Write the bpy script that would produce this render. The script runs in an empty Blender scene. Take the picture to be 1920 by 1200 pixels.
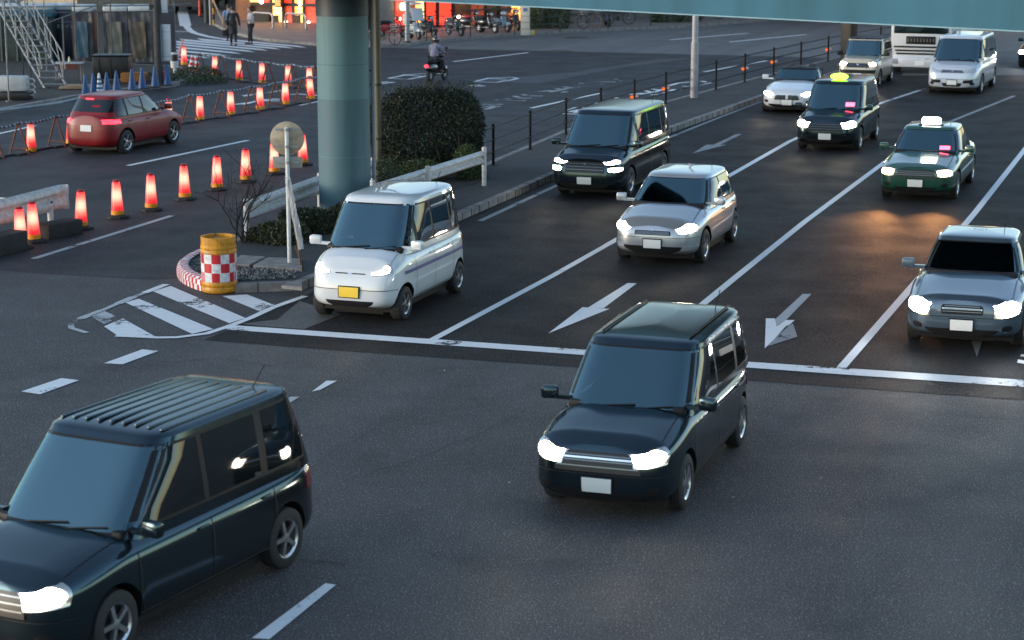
import bpy, bmesh, math, random
from mathutils import Vector, Matrix
sc = bpy.context.scene
R = math.radians
# ---------------------------------------------------------------- camera
CX, CY, FPX, HC, VH = 960.0, 600.0, 3800.0, 6.6, 795.0      # photo is 1920 x 1200
PITCH = math.atan(VH / FPX)
cd = bpy.data.cameras.new('camera'); cam = bpy.data.objects.new('camera', cd); sc.collection.objects.link(cam)
cam.location = (0, 0, HC); cam.rotation_euler = (math.pi / 2 - PITCH, 0, 0)
cd.sensor_width = 36; cd.lens = FPX * 36 / 1920; cd.clip_start = .5; cd.clip_end = 4000
cd.dof.use_dof = True; cd.dof.focus_distance = 34; cd.dof.aperture_fstop = 2.2
sc.camera = cam
# ---------------------------------------------------------------- sky, sun, exposure
SUN_EL, SUN_AZ = R(8), R(-105)          # low light from the left (azimuth from +Y towards +X)
w = bpy.data.worlds.new('World'); sc.world = w; w.use_nodes = True
nt = w.node_tree; bg = nt.nodes['Background']
sky = nt.nodes.new('ShaderNodeTexSky'); sky.sky_type = 'NISHITA'; sky.sun_disc = False
sky.sun_elevation = SUN_EL; sky.sun_rotation = SUN_AZ; sky.ozone_density = 2.0; sky.dust_density = .6; sky.air_density = 1.0
hs = nt.nodes.new('ShaderNodeHueSaturation'); hs.inputs['Saturation'].default_value = .86; nt.links.new(sky.outputs[0], hs.inputs['Color']); nt.links.new(hs.outputs[0], bg.inputs[0]); bg.inputs[1].default_value = .15
sd = bpy.data.lights.new('sun', 'SUN'); sun = bpy.data.objects.new('sun', sd); sc.collection.objects.link(sun)
sd.energy = .5; sd.angle = R(25); sd.color = (1.0, .97, .94)
sun.rotation_euler = Vector((math.sin(SUN_AZ) * math.cos(SUN_EL), math.cos(SUN_AZ) * math.cos(SUN_EL), math.sin(SUN_EL))).to_track_quat('Z', 'Y').to_euler()
sc.view_settings.view_transform = 'Standard'; sc.view_settings.look = 'None'; sc.view_settings.gamma = 1
sc.view_settings.exposure = 1.62
sc.cycles.sample_clamp_indirect = 4; sc.cycles.max_bounces = 6
# ---------------------------------------------------------------- helpers
cp, sp = math.cos(PITCH), math.sin(PITCH)
def P(px, py, z=0.0):
    u = (px - CX) / FPX; v = (py - CY) / FPX
    d = Vector((u, cp - v * sp, -sp - v * cp))
    return Vector((0, 0, HC)) + d * ((z - HC) / d.z)
def D(px): return Vector((px - CX, math.hypot(FPX, VH), 0)).normalized()      # ground direction seen at vanishing point px
LANE = D(2303)
rnd = random.Random(7)
def nodes(m): return m.node_tree.nodes, m.node_tree.links
MATS = {}
def mat(name, col, rough=.6, metal=0, coat=0, emit=None, es=0, ior=None, bump=0, bscale=30, var=0, vscale=3, dark=None):
    if name in MATS: return MATS[name]
    m = bpy.data.materials.new(name); m.use_nodes = True; N, L = nodes(m); b = N['Principled BSDF']
    b.inputs['Base Color'].default_value = (*col, 1); b.inputs['Roughness'].default_value = rough; b.inputs['Metallic'].default_value = metal
    b.inputs['Coat Weight'].default_value = coat; b.inputs['Coat Roughness'].default_value = .03
    if ior: b.inputs['IOR'].default_value = ior
    if emit: b.inputs['Emission Color'].default_value = (*emit, 1); b.inputs['Emission Strength'].default_value = es
    tc = N.new('ShaderNodeTexCoord')
    if var:
        n = N.new('ShaderNodeTexNoise'); n.inputs['Scale'].default_value = vscale; n.inputs['Detail'].default_value = 6; L.new(tc.outputs['Object'], n.inputs[0])
        r = N.new('ShaderNodeValToRGB'); d = dark or tuple(c * (1 - var) for c in col)
        r.color_ramp.elements[0].position = .35; r.color_ramp.elements[1].position = .65
        r.color_ramp.elements[0].color = (*d, 1); r.color_ramp.elements[1].color = (*tuple(min(1, c * (1 + var * .4)) for c in col), 1)
        L.new(n.outputs[0], r.inputs[0]); L.new(r.outputs[0], b.inputs['Base Color'])
        q = N.new('ShaderNodeMapRange'); q.inputs[3].default_value = max(0, rough - .08); q.inputs[4].default_value = min(1, rough + .12)
        L.new(n.outputs[0], q.inputs[0]); L.new(q.outputs[0], b.inputs['Roughness'])
    if bump:
        n2 = N.new('ShaderNodeTexNoise'); n2.inputs['Scale'].default_value = bscale; n2.inputs['Detail'].default_value = 4; L.new(tc.outputs['Object'], n2.inputs[0])
        bp = N.new('ShaderNodeBump'); bp.inputs['Strength'].default_value = bump; bp.inputs['Distance'].default_value = .02
        L.new(n2.outputs[0], bp.inputs['Height']); L.new(bp.outputs[0], b.inputs['Normal'])
    MATS[name] = m; return m
def asphalt(name, c0, c1, spec=(.16, .16, .17), rough=.62, sl=.5):
    m = bpy.data.materials.new(name); m.use_nodes = True; N, L = nodes(m); b = N['Principled BSDF']
    b.inputs['Specular IOR Level'].default_value = sl
    tc = N.new('ShaderNodeTexCoord')
    def noise(s, d=5, inp=None):
        n = N.new('ShaderNodeTexNoise'); n.inputs['Scale'].default_value = s; n.inputs['Detail'].default_value = d; L.new(inp or tc.outputs['Object'], n.inputs[0]); return n
    big, mid, fine = noise(.35, 4), noise(2.2, 6), noise(55, 3)
    mp = N.new('ShaderNodeMapping'); mp.inputs['Rotation'].default_value = (0, 0, math.atan2(LANE.x, LANE.y)); mp2 = N.new('ShaderNodeMapping'); mp2.inputs['Scale'].default_value = (1.3, .05, 1)
    L.new(tc.outputs['Object'], mp.inputs[0]); L.new(mp.outputs[0], mp2.inputs[0]); streak = noise(1, 5, mp2.outputs[0])
    def mixc(fac, a, bb, typ='MIX'):
        x = N.new('ShaderNodeMix'); x.data_type = 'RGBA'; x.blend_type = typ
        for s, v in ((0, fac), (6, a), (7, bb)):
            if isinstance(v, (tuple, float, int)): x.inputs[s].default_value = (*v, 1) if isinstance(v, tuple) else v
            else: L.new(v, x.inputs[s])
        return x.outputs[2]
    def rng(o, a, bb, c, d):
        r = N.new('ShaderNodeMapRange')
        for i, v in enumerate((a, bb, c, d)): r.inputs[i + 1].default_value = v
        L.new(o, r.inputs[0]); return r.outputs[0]
    col = mixc(rng(big.outputs[0], .35, .65, 0, 1), c0, c1)
    col = mixc(rng(streak.outputs[0], .42, .64, 0, .6), col, tuple(c * .62 for c in c0))
    col = mixc(rng(mid.outputs[0], .55, .75, 0, .35), col, tuple(c * 1.35 for c in c1))
    col = mixc(rng(fine.outputs[0], .30, .46, .75, 0), col, tuple(c * .35 for c in c0))
    col = mixc(rng(fine.outputs[0], .53, .66, 0, .9), col, spec)
    fl = N.new('ShaderNodeTexVoronoi'); fl.inputs['Scale'].default_value = 24; L.new(tc.outputs['Object'], fl.inputs[0])
    col = mixc(rng(fl.outputs['Distance'], .10, .2, .8, 0), col, tuple(min(.4, c * 2.1) for c in spec))
    v2 = N.new('ShaderNodeTexVoronoi'); v2.inputs['Scale'].default_value = 9; L.new(tc.outputs['Object'], v2.inputs[0])
    col = mixc(rng(v2.outputs['Distance'], .02, .045, .85, 0), col, (.32, .33, .34))
    vc = N.new('ShaderNodeTexVoronoi'); vc.feature = 'DISTANCE_TO_EDGE'; vc.inputs['Scale'].default_value = .16
    wz = N.new('ShaderNodeMix'); wz.data_type = 'VECTOR'; wz.inputs[0].default_value = .25; L.new(tc.outputs['Object'], wz.inputs[4]); L.new(mid.outputs['Color'], wz.inputs[5]); L.new(wz.outputs[1], vc.inputs[0])
    col = mixc(rng(vc.outputs['Distance'], .0, .003, .22, 0), col, tuple(c * .35 for c in c0))
    L.new(col, b.inputs['Base Color'])
    st_ = N.new('ShaderNodeTexNoise'); st_.inputs['Scale'].default_value = .8; st_.inputs['Detail'].default_value = 5; L.new(tc.outputs['Object'], st_.inputs[0])
    col = mixc(rng(st_.outputs[0], .60, .70, 0, .28), col, tuple(c * .55 for c in c0)); L.new(col, b.inputs['Base Color'])
    L.new(rng(st_.outputs[0], .3, .7, rough - .04, rough + .12), b.inputs['Roughness'])
    bp = N.new('ShaderNodeBump'); bp.inputs['Strength'].default_value = .8; bp.inputs['Distance'].default_value = .02
    L.new(fine.outputs[0], bp.inputs['Height']); L.new(bp.outputs[0], b.inputs['Normal'])
    return m
def paintmat(name, col=(.78, .8, .8), wear=.5):
    m = bpy.data.materials.new(name); m.use_nodes = True; N, L = nodes(m); b = N['Principled BSDF']; out = N['Material Output']
    tc = N.new('ShaderNodeTexCoord')
    n = N.new('ShaderNodeTexNoise'); n.inputs['Scale'].default_value = 7; n.inputs['Detail'].default_value = 12; n.inputs['Roughness'].default_value = .85; L.new(tc.outputs['Object'], n.inputs[0])
    n2 = N.new('ShaderNodeTexNoise'); n2.inputs['Scale'].default_value = .9; n2.inputs['Detail'].default_value = 3; L.new(tc.outputs['Object'], n2.inputs[0])
    a = N.new('ShaderNodeMath'); a.operation = 'ADD'; L.new(n.outputs[0], a.inputs[0]); L.new(n2.outputs[0], a.inputs[1])
    r = N.new('ShaderNodeMapRange'); r.inputs[1].default_value = wear; r.inputs[2].default_value = r.inputs[1].default_value + .05; L.new(a.outputs[0], r.inputs[0])
    b.inputs['Roughness'].default_value = .55
    c = N.new('ShaderNodeMix'); c.data_type = 'RGBA'; c.inputs[6].default_value = (*tuple(x * .62 for x in col), 1); c.inputs[7].default_value = (*col, 1); L.new(n.outputs[0], c.inputs[0]); L.new(c.outputs[2], b.inputs['Base Color'])
    t = N.new('ShaderNodeBsdfTransparent'); mx = N.new('ShaderNodeMixShader'); L.new(r.outputs[0], mx.inputs[0]); L.new(t.outputs[0], mx.inputs[1]); L.new(b.outputs[0], mx.inputs[2]); L.new(mx.outputs[0], out.inputs[0])
    return m

def sharp(bm, a=.75):
    for e in bm.edges:
        if len(e.link_faces) == 2 and e.calc_face_angle(0) > a: e.smooth = False
def streaks(m, amt=.25, sc_=(5, 5, .25)):
    N, L = nodes(m); b = N['Principled BSDF']; tc = N.new('ShaderNodeTexCoord'); mp = N.new('ShaderNodeMapping'); mp.inputs['Scale'].default_value = sc_; n = N.new('ShaderNodeTexNoise'); n.inputs['Scale'].default_value = 1; n.inputs['Detail'].default_value = 7
    L.new(tc.outputs['Object'], mp.inputs[0]); L.new(mp.outputs[0], n.inputs[0]); r = N.new('ShaderNodeMapRange'); r.inputs[1].default_value = .48; r.inputs[2].default_value = .72; r.inputs[3].default_value = 0; r.inputs[4].default_value = amt * 2; L.new(n.outputs[0], r.inputs[0])
    x = N.new('ShaderNodeMix'); x.data_type = 'RGBA'; x.blend_type = 'MULTIPLY'; x.inputs[7].default_value = (.45, .42, .38, 1); L.new(r.outputs[0], x.inputs[0])
    lk = b.inputs['Base Color'].links
    if lk: L.new(lk[0].from_socket, x.inputs[6])
    else: x.inputs[6].default_value = b.inputs['Base Color'].default_value
    L.new(x.outputs[2], b.inputs['Base Color']); return m
class MB:
    """collects faces and links them as one mesh object"""
    def __init__(s): s.v = []; s.f = []; s.mi = []; s.sm = []; s.mats = []
    def _m(s, m):
        if m is None: return 0
        if m not in s.mats: s.mats.append(m)
        return s.mats.index(m)
    def add(s, vs, fs, m=None, smooth=False):
        o = len(s.v); s.v += [tuple(x) for x in vs]; k = s._m(m)
        for f in fs: s.f.append([i + o for i in f]); s.mi.append(k); s.sm.append(smooth)
        return s
    def box(s, c, d, m=None, rz=0, rot=None, bev=0):
        if bev:
            bm = bmesh.new(); bmesh.ops.create_cube(bm, size=1)
            for v in bm.verts: v.co = Vector((v.co.x * d[0], v.co.y * d[1], v.co.z * d[2]))
            bmesh.ops.bevel(bm, geom=bm.edges[:], offset=bev, segments=2, affect='EDGES', profile=.5)
            vs = [v.co.copy() for v in bm.verts]; bm.verts.index_update(); fs = [[v.index for v in f.verts] for f in bm.faces]; bm.free()
        else:
            vs = [Vector((x * d[0] / 2, y * d[1] / 2, z * d[2] / 2)) for x in (-1, 1) for y in (-1, 1) for z in (-1, 1)]
            fs = [(0, 1, 3, 2), (4, 6, 7, 5), (0, 4, 5, 1), (2, 3, 7, 6), (0, 2, 6, 4), (1, 5, 7, 3)]
        M = rot if rot else Matrix.Rotation(rz, 3, 'Z')
        return s.add([M @ v + Vector(c) for v in vs], fs, m, bool(bev))
    def tube(s, pts, r, m=None, n=10, smooth=True, cap=True, r2=None):
        pts = [Vector(p) for p in pts]; vs = []; fs = []; K = len(pts)
        for i, p in enumerate(pts):
            t = (pts[min(i + 1, K - 1)] - pts[max(i - 1, 0)]).normalized()
            a = t.cross(Vector((0, 0, 1)) if abs(t.z) < .95 else Vector((1, 0, 0))).normalized(); b = t.cross(a)
            rr = r if r2 is None else r + (r2 - r) * i / (K - 1)
            vs += [p + (a * math.cos(2 * math.pi * k / n) + b * math.sin(2 * math.pi * k / n)) * rr for k in range(n)]
        for i in range(K - 1):
            for k in range(n): fs.append((i * n + k, i * n + (k + 1) % n, (i + 1) * n + (k + 1) % n, (i + 1) * n + k))
        if cap: fs.append(tuple(range(n))[::-1]); fs.append(tuple(range((K - 1) * n, K * n)))
        return s.add(vs, fs, m, smooth)
    def lathe(s, prof, m=None, n=24, c=(0, 0, 0), ax='Z', smooth=True, cap=True):
        vs = []; fs = []; c = Vector(c)
        for r, z in prof:
            for k in range(n):
                a = 2 * math.pi * k / n; p = (r * math.cos(a), r * math.sin(a), z)
                if ax == 'Y': p = (p[0], z, p[1])
                if ax == 'X': p = (z, p[0], p[1])
                vs.append(c + Vector(p))
        for i in range(len(prof) - 1):
            for k in range(n): fs.append((i * n + k, i * n + (k + 1) % n, (i + 1) * n + (k + 1) % n, (i + 1) * n + k))
        if cap: fs.append(tuple(range(n))[::-1]); fs.append(tuple(range((len(prof) - 1) * n, len(prof) * n)))
        return s.add(vs, fs, m, smooth)
    def ell(s, c, r, m=None, n=14, k=8):
        vs = [Vector(c) + Vector((r[0] * math.sin(math.pi * j / k) * math.cos(2 * math.pi * i / n), r[1] * math.sin(math.pi * j / k) * math.sin(2 * math.pi * i / n), r[2] * math.cos(math.pi * j / k))) for j in range(k + 1) for i in range(n)]
        return s.add(vs, [(j * n + i, (j + 1) * n + i, (j + 1) * n + (i + 1) % n, j * n + (i + 1) % n) for j in range(k) for i in range(n)], m, True)
    def prism(s, poly, z0, z1, m=None, mtop=None):
        n = len(poly); A = sum(poly[i][0] * poly[(i + 1) % n][1] - poly[(i + 1) % n][0] * poly[i][1] for i in range(n))
        if A < 0: poly = poly[::-1]
        vs = [(p[0], p[1], z0) for p in poly] + [(p[0], p[1], z1) for p in poly]
        s.add(vs, [tuple(range(n, 2 * n))], mtop or m)
        return s.add(vs, [(i, (i + 1) % n, n + (i + 1) % n, n + i) for i in range(n)], m)
    def build(s, name, m=None, parent=None, **kw):
        me = bpy.data.meshes.new(name); me.from_pydata(s.v, [], s.f); 
        for x in s.mats or [m]: me.materials.append(x)
        me.polygons.foreach_set('material_index', s.mi); me.polygons.foreach_set('use_smooth', s.sm)
        bm = bmesh.new(); bm.from_mesh(me); bmesh.ops.recalc_face_normals(bm, faces=bm.faces[:]) if kw.pop('fixn', True) else None
        sharp(bm); bm.to_mesh(me); bm.free()
        me.update(); o = bpy.data.objects.new(name, me); sc.collection.objects.link(o)
        if parent: o.parent = parent
        for k, v in kw.items(): o[k] = v
        return o
def root(name, loc, rz=0, label=None, cat=None, group=None):
    o = bpy.data.objects.new(name, None); sc.collection.objects.link(o); o.location = loc; o.rotation_euler = (0, 0, rz); o.empty_display_size = .2
    if label: o['label'] = label
    if cat: o['category'] = cat
    if group: o['group'] = group
    return o
def tag(o, label, cat, group=None):
    o['label'] = label; o['category'] = cat
    if group: o['group'] = group
    return o
def rebase(o, p):
    """move a mesh object's origin to p (its base)"""
    p = Vector(p)
    for v in o.data.vertices: v.co -= p
    o.location = p; return o
def dup(r, loc, rz=None, label=None, scale=None):
    def cpo(o, par):
        c = o.copy(); sc.collection.objects.link(c); c.parent = par
        for ch in [k for k in bpy.data.objects if k.parent == o]: cpo(ch, c)
        return c
    c = cpo(r, None); c.location = loc
    if rz is not None: c.rotation_euler = (0, 0, rz)
    if scale: c.scale = (scale,) * 3
    if label: c['label'] = label
    return c
def rz_of(d): return math.atan2(d.y, d.x)
# ================================================================ THE SETTING: ground, lanes, islands, markings
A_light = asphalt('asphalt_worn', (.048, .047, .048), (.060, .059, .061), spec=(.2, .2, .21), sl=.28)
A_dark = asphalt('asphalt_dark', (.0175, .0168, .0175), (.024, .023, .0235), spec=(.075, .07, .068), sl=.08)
A_left = asphalt('asphalt_side_road', (.031, .031, .034), (.040, .040, .043), spec=(.10, .10, .11), sl=.2)
A_far = asphalt('concrete_paving', (.105, .108, .112), (.125, .128, .13), spec=(.16, .16, .16), rough=.7)
PAINT = paintmat('road_paint', (.84, .86,   .87), .70); PAINTW = paintmat('road_paint_scuffed', (.84, .86, .87), .83); PAINT2 = paintmat('road_paint_worn', (.5, .52, .53), .90); PAINT3 = paintmat('road_paint_grey', (.23, .24, .26), .80)
mb = MB(); S = 1500
mb.add([(-S, -60, 0), (S, -60, 0), (S, S, 0), (-S, S, 0)], [(0, 1, 2, 3)], A_light); mb.build('ground', kind='structure')
def sheet(name, pts, z, m, px=True):
    q = [P(*p) if px else Vector(p) for p in pts]; b = MB(); b.add([(v.x, v.y, z) for v in q], [tuple(range(len(q)))], m)
    o = b.build(name, kind='structure', fixn=False)
    if o.data.polygons[0].normal.z < 0: o.data.flip_normals()
    return o
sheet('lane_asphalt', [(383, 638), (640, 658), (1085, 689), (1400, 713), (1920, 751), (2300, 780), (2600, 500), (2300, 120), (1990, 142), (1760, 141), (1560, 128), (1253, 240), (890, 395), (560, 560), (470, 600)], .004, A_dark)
sheet('side_road_asphalt', [(-300, 486), (0, 508), (280, 524), (345, 522), (480, 455), (600, 395), (905, 320), (1248, 197), (1552, 116), (1560, 109), (1400, 105), (1200, 100), (880, 93), (740, 89), (600, 88), (500, 82), (440, 100), (380, 150), (0, 216), (-300, 270)], .004, A_left)
sheet('far_road_paving', [(640, 88.5), (759, 88), (797, 81), (905, 73), (992, 67), (1080, 61), (1300, 52), (1480, 37), (1900, 5), (2600, 5), (2600, 60), (1700, 108), (1560, 109), (1400, 105), (1200, 100), (880, 93)], .008, A_far)
sheet('road_patch', [(1690, 142), (1760, 141.5), (1990, 141.5), (2300, 110), (2100, 90), (1860, 100), (1700, 130)], .012, A_far)
sheet('road_repair', [(450, 608), (520, 600), (562, 565), (640, 590), (570, 618), (500, 613)], .008, asphalt('asphalt_repair', (.075, .073, .07), (.085, .083, .08)))
sheet('asphalt_seam', [(1070, 136), (960, 146), (860, 150), (1010, 158), (1160, 128), (1300, 109), (1240, 111)], .008, asphalt('asphalt_patch', (.026, .027, .03), (.03, .031, .034)))
def road_line(name, pts, width, m=PAINT, z=.009, dash=None):
    q = [P(*p) for p in pts]; b = MB(); vs = []; n = len(q)
    for i, p in enumerate(q):
        t = (q[min(i + 1, n - 1)] - q[max(i - 1, 0)]); t.z = 0; t.normalize(); s = Vector((-t.y, t.x, 0)) * width / 2
        vs += [p + s, p - s]
    b.add([(v.x, v.y, z) for v in vs], [(2 * i, 2 * i + 1, 2 * i + 3, 2 * i + 2) for i in range(n - 1)], m)
    return b.build(name, kind='structure')
def multi(name, polys, m, z=.009):
    b = MB()
    for i, pl in enumerate(polys):
        q = [P(*p) for p in pl]; b.add([(v.x, v.y, z + .0004 * (i % 3)) for v in q], [tuple(range(len(q)))], m)
    return b.build(name, kind='structure')
def strokes(name, ls, width, m, org, sc_, z=.009):
    b = MB()
    for i, pl in enumerate(ls):
        q = [P(org[0] + x / sc_, org[1] + y / sc_) for x, y in pl]; n = len(q); vs = []
        for k, p in enumerate(q):
            t = q[min(k + 1, n - 1)] - q[max(k - 1, 0)]; t.z = 0; t.normalize(); s = Vector((-t.y, t.x, 0)) * width / 2; vs += [p + s, p - s]
        b.add([(v.x, v.y, z + .0005 * i) for v in vs], [(2 * k, 2 * k + 1, 2 * k + 3, 2 * k + 2) for k in range(n - 1)], m)
    return b.build(name, kind='structure')
# lanes coming towards us
road_line('lane_line', [(812, 637), (1034, 519), (1139, 459.5)], .135); road_line('lane_line', [(1139, 459.5), (1357, 336), (1481.6, 265), (1580, 222), (1656, 192)], .15, z=.0095)
road_line('lane_line', [(1656, 192), (1733, 167)], .16, PAINT2)
road_line('lane_line', [(1202, 668), (1268, 612), (1380, 520), (1508, 417), (1662, 302)], .14); road_line('lane_line', [(1700, 275), (1778, 230), (1902, 180)], .14, PAINT3)
road_line('lane_line', [(1577, 691), (1718, 529), (1827.5, 400), (1918, 285), (1990, 190)], .14)
road_line('edge_line', [(900, 415), (1040, 350), (1253, 259), (1335, 226), (1418, 194), (1560, 150)], .13, PAINT3)
multi('stop_line', [[(425, 610), (1085, 656), (1350, 676), (1577, 691), (1920, 713.5), (2300, 739), (2300, 753), (1920, 727), (1577, 703), (1350, 686.5), (1085, 666), (425, 619)]], PAINTW, .0102)
for pl in ([[(195, 682), (267, 656), (297, 659), (230, 684)]], [[(40, 735), (115, 710), (148, 714), (75, 740.5)]], [[(-115, 788), (-42, 764), (-10, 768), (-82, 794)]], [[(585, 735), (612, 715), (632, 715), (600, 732)]], [[(472, 1198), (610, 1095), (630, 1098), (505, 1200)]]):
    multi('dash_marking', pl, PAINTW)
multi('dash_marking', [[(505, 768), (545, 745), (562, 745), (520, 770)]], PAINT2)
multi('hatched_marking', [[(287, 547), (320, 537), (460, 597), (430, 607)], [(235, 568), (260, 561), (400, 618), (360, 627)], [(195, 613), (230, 598), (293, 633), (220, 630)], [(417, 556), (463, 553), (520, 575), (493, 587)]], PAINTW)
multi('hatched_marking', [[(163, 590), (192, 582), (226, 598), (195, 608)]], PAINT2)
road_line('hatched_border', [(572, 556), (513, 577), (470, 597), (433, 611.5), (387, 626.5), (333, 633.5), (297, 634), (217, 630.5)], .13, z=.0115)
road_line('hatched_border', [(312, 534), (271, 550)], .14, z=.0115); road_line('hatched_border', [(251, 557.5), (221, 570)], .14); road_line('hatched_border', [(191, 583), (151, 598)], .14)
road_line('hatched_border', [(271, 550), (251, 557.5), (221, 570), (191, 583), (150, 598), (133, 607), (134, 616), (163, 625)], .10, PAINT2, z=.0105)
def arrow(pl, m=PAINT): multi('arrow_marking', pl, m)
arrow([[(1177, 531.5), (1194, 532), (1132, 578.5), (1102, 578)], [(1092, 577), (1143, 580), (1028, 626)]])
arrow([[(1505, 552), (1521.5, 552), (1474, 601), (1456, 612), (1453, 600)]], paintmat('road_paint_dull', (.40, .41, .43), .78))
arrow([[(1436, 598), (1453, 598), (1456, 613), (1474, 601), (1490, 601), (1434, 654)]]); arrow([[(1474, 612), (1487, 608), (1495, 632), (1440, 650)]], PAINT3)
arrow([[(1380, 252), (1391, 252), (1349, 272.5), (1338, 272)], [(1324, 272), (1362, 272), (1299, 288)]], PAINT3)
arrow([[(1821, 640), (1842, 640), (1831.5, 670)]], PAINT3)
multi('road_lettering', [[(1915, 665), (1935, 668), (1935, 672), (1913, 669)], [(1909, 675), (1935, 680), (1935, 686), (1907, 681)]], PAINT)
# side road beyond the median
road_line('lane_line', [(240, 311), (465, 263.5)], .16); road_line('edge_line', [(62, 486), (322, 405)], .14, PAINT2)
road_line('lane_line', [(-60, 264), (66, 236)], .14); road_line('lane_line', [(457, 181), (525, 170)], .13); road_line('lane_line', [(562, 198), (600, 190)], .13)
road_line('lane_line', [(850, 116), (940, 105), (990, 99)], .17); road_line('lane_line', [(1256, 75), (1403, 62.5)], .2); road_line('lane_line', [(1368, 79), (1511, 65)], .2)
road_line('lane_line', [(1320, 135), (1438, 114)], .16); road_line('lane_line', [(996, 203), (1070, 187), (1127, 175)], .16)
strokes('road_lettering', [[(1370, 135), (1480, 105), (1625, 90)], [(1530, 142), (1620, 145)], [(1760, 80), (1860, 100), (1715, 130)],
  [(900, 240), (1060, 225)], [(1090, 195), (1160, 215)], [(1170, 175), (1270, 190)], [(1010, 240), (1200, 210), (1300, 180)], [(1150, 245), (1290, 240), (1340, 215)], [(1380, 200), (1440, 180)], [(1400, 200), (1510, 188)],
  [(430, 352), (610, 338)], [(620, 298), (720, 320)], [(720, 280), (800, 300), (900, 290)], [(680, 325), (850, 325)], [(560, 350), (760, 352), (900, 295)], [(870, 335), (930, 328)], [(960, 300), (1060, 298)],
  [(85, 475), (290, 480)], [(160, 440), (260, 400), (450, 395)], [(200, 445), (420, 405)], [(240, 465), (330, 430), (440, 405)], [(290, 480), (340, 440)], [(150, 455), (400, 425)]], .17, PAINT, (1040, 140), 6.4)
strokes('road_lettering', [[(100, 370), (350, 372)], [(110, 400), (320, 398)], [(110, 440), (240, 405)], [(150, 385), (260, 385)], [(260, 320), (440, 302)], [(400, 323), (640, 328)], [(480, 270), (550, 285)], [(540, 295), (710, 297)], [(590, 250), (650, 260)], [(680, 268), (840, 268)],
  [(790, 215), (960, 200)], [(930, 218), (1140, 180)], [(1000, 175), (1060, 183)], [(1110, 155), (1160, 163)], [(1120, 175), (1360, 158)], [(1080, 225), (1150, 215)], [(1290, 115), (1360, 113)], [(1410, 93), (1470, 92)], [(1480, 92), (1750, 98)], [(1560, 122), (1620, 122)], [(1730, 60), (1780, 60)], [(1800, 85), (1820, 87)]], .16, PAINT2, (890, 140), 6.62)
strokes('diamond_marking', [[(180, 557), (420, 570), (690, 520), (650, 500), (380, 515), (330, 530), (180, 557)], [(370, 520), (600, 535)]], .15, PAINT, (700, 60), 6.4)
strokes('diamond_marking', [[(1210, 598), (1480, 607), (1560, 590), (1650, 580), (1735, 560), (1665, 545), (1390, 555), (1210, 598)], [(1390, 560), (1600, 570)]], .15, PAINT, (700, 60), 6.4)
strokes('road_lettering', [[(1150, 645), (1240, 652), (1345, 648)], [(1180, 640), (1290, 637)], [(0, 632), (250, 605)], [(20, 610), (180, 600)]], .2, PAINT, (700, 60), 6.4)
strokes('arrow_marking', [[(200, 112), (420, 85), (600, 60)], [(120, 205), (300, 180), (560, 145)], [(200, 205), (430, 150), (600, 150)], [(430, 168), (590, 168)], [(700, 100), (800, 95), (990, 110)]], .17, PAINT, (420, 160), 5.647)
st = []
for (x1, y1), (x0, y0) in (((1655, 540), (650, 430)), ((1510, 548), (410, 435)), ((1365, 560), (210, 440)), ((1220, 573), (130, 460)), ((1075, 590), (60, 482)), ((920, 610), (0, 508)), ((760, 632), (-60, 540)), ((575, 660), (-160, 575)), ((390, 690), (-280, 610))):
    st.append([(300 + x0 / 6, y0 / 6 - .5), (300 + (x1 - 90) / 6, y1 / 6 - 3.6), (300 + x1 / 6, y1 / 6), (300 + (x0 + 60) / 6, y0 / 6 + 3.6)])
multi('crosswalk', st, PAINT)
road_line('edge_line', [(342, 22), (345, 35), (348, 49)], .6); road_line('edge_line', [(348, 48), (356, 57), (364, 62), (386, 68), (408, 72), (450, 77.5)], .35, z=.0105); road_line('edge_line', [(310, 58.5), (363, 60)], .3)
# pavement and kerbs of the far side
M_pave = mat('pavement_tiles', (.25, .20, .17), .55, var=.3, vscale=1.2); M_kerb = mat('kerb_concrete', (.22, .21, .20), .85, var=.35, vscale=4, bump=.3, bscale=40)
def slab(name, pts, h, mtop, mside, z0=0):
    b = MB(); b.prism([tuple(P(*p))[:2] for p in pts], z0, h, mside, mtop); return b.build(name, kind='structure')
slab('far_pavement', [(400, 47), (418, 57), (455, 69), (500, 78), (595, 86), (640, 88), (715, 89), (759, 88), (797, 81), (905, 73), (992, 67), (1080, 61), (1300, 52), (1480, 37), (1900, 5), (2300, -20), (2300, -40), (1000, 0), (400, 10)], .13, M_pave, M_kerb)
# median island
M_med = asphalt('median_asphalt', (.028, .028, .03), (.036, .036, .038), spec=(.07, .07, .07), rough=.75)
nose = [(338, 520), (352, 532), (380, 545), (450, 549), (565, 545)]
right = [(720, 480), (890, 402), (971, 367), (1024, 343), (1253, 251), (1421, 191), (1490, 166), (1590, 136), (1700, 108), (1800, 90)]
left = [(1790, 88), (1680, 98), (1560, 116), (1396, 158), (1248, 198), (1061, 252), (925, 310), (905, 320), (700, 366), (600, 400), (450, 458), (380, 488), (345, 506)]
poly = [P(*p) for p in nose + right + left]
b = MB(); b.prism([(v.x, v.y) for v in poly], 0, .15, M_kerb, M_kerb); b.build('median_kerb', kind='structure')
cen = None
def inset(pts, d):
    n = len(pts); A = sum(pts[i].x * pts[(i + 1) % n].y - pts[(i + 1) % n].x * pts[i].y for i in range(n)); s = 1 if A > 0 else -1; out = []
    for i in range(n):
        a, p, c = pts[i - 1], pts[i], pts[(i + 1) % n]; t1 = (p - a).normalized(); t2 = (c - p).normalized()
        nn = (Vector((-t1.y, t1.x, 0)) + Vector((-t2.y, t2.x, 0))) * s; nn.normalize(); k = max(.5, nn.dot(Vector((-t1.y, t1.x, 0)) * s)); out.append(p + nn * d / k)
    return out
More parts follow.
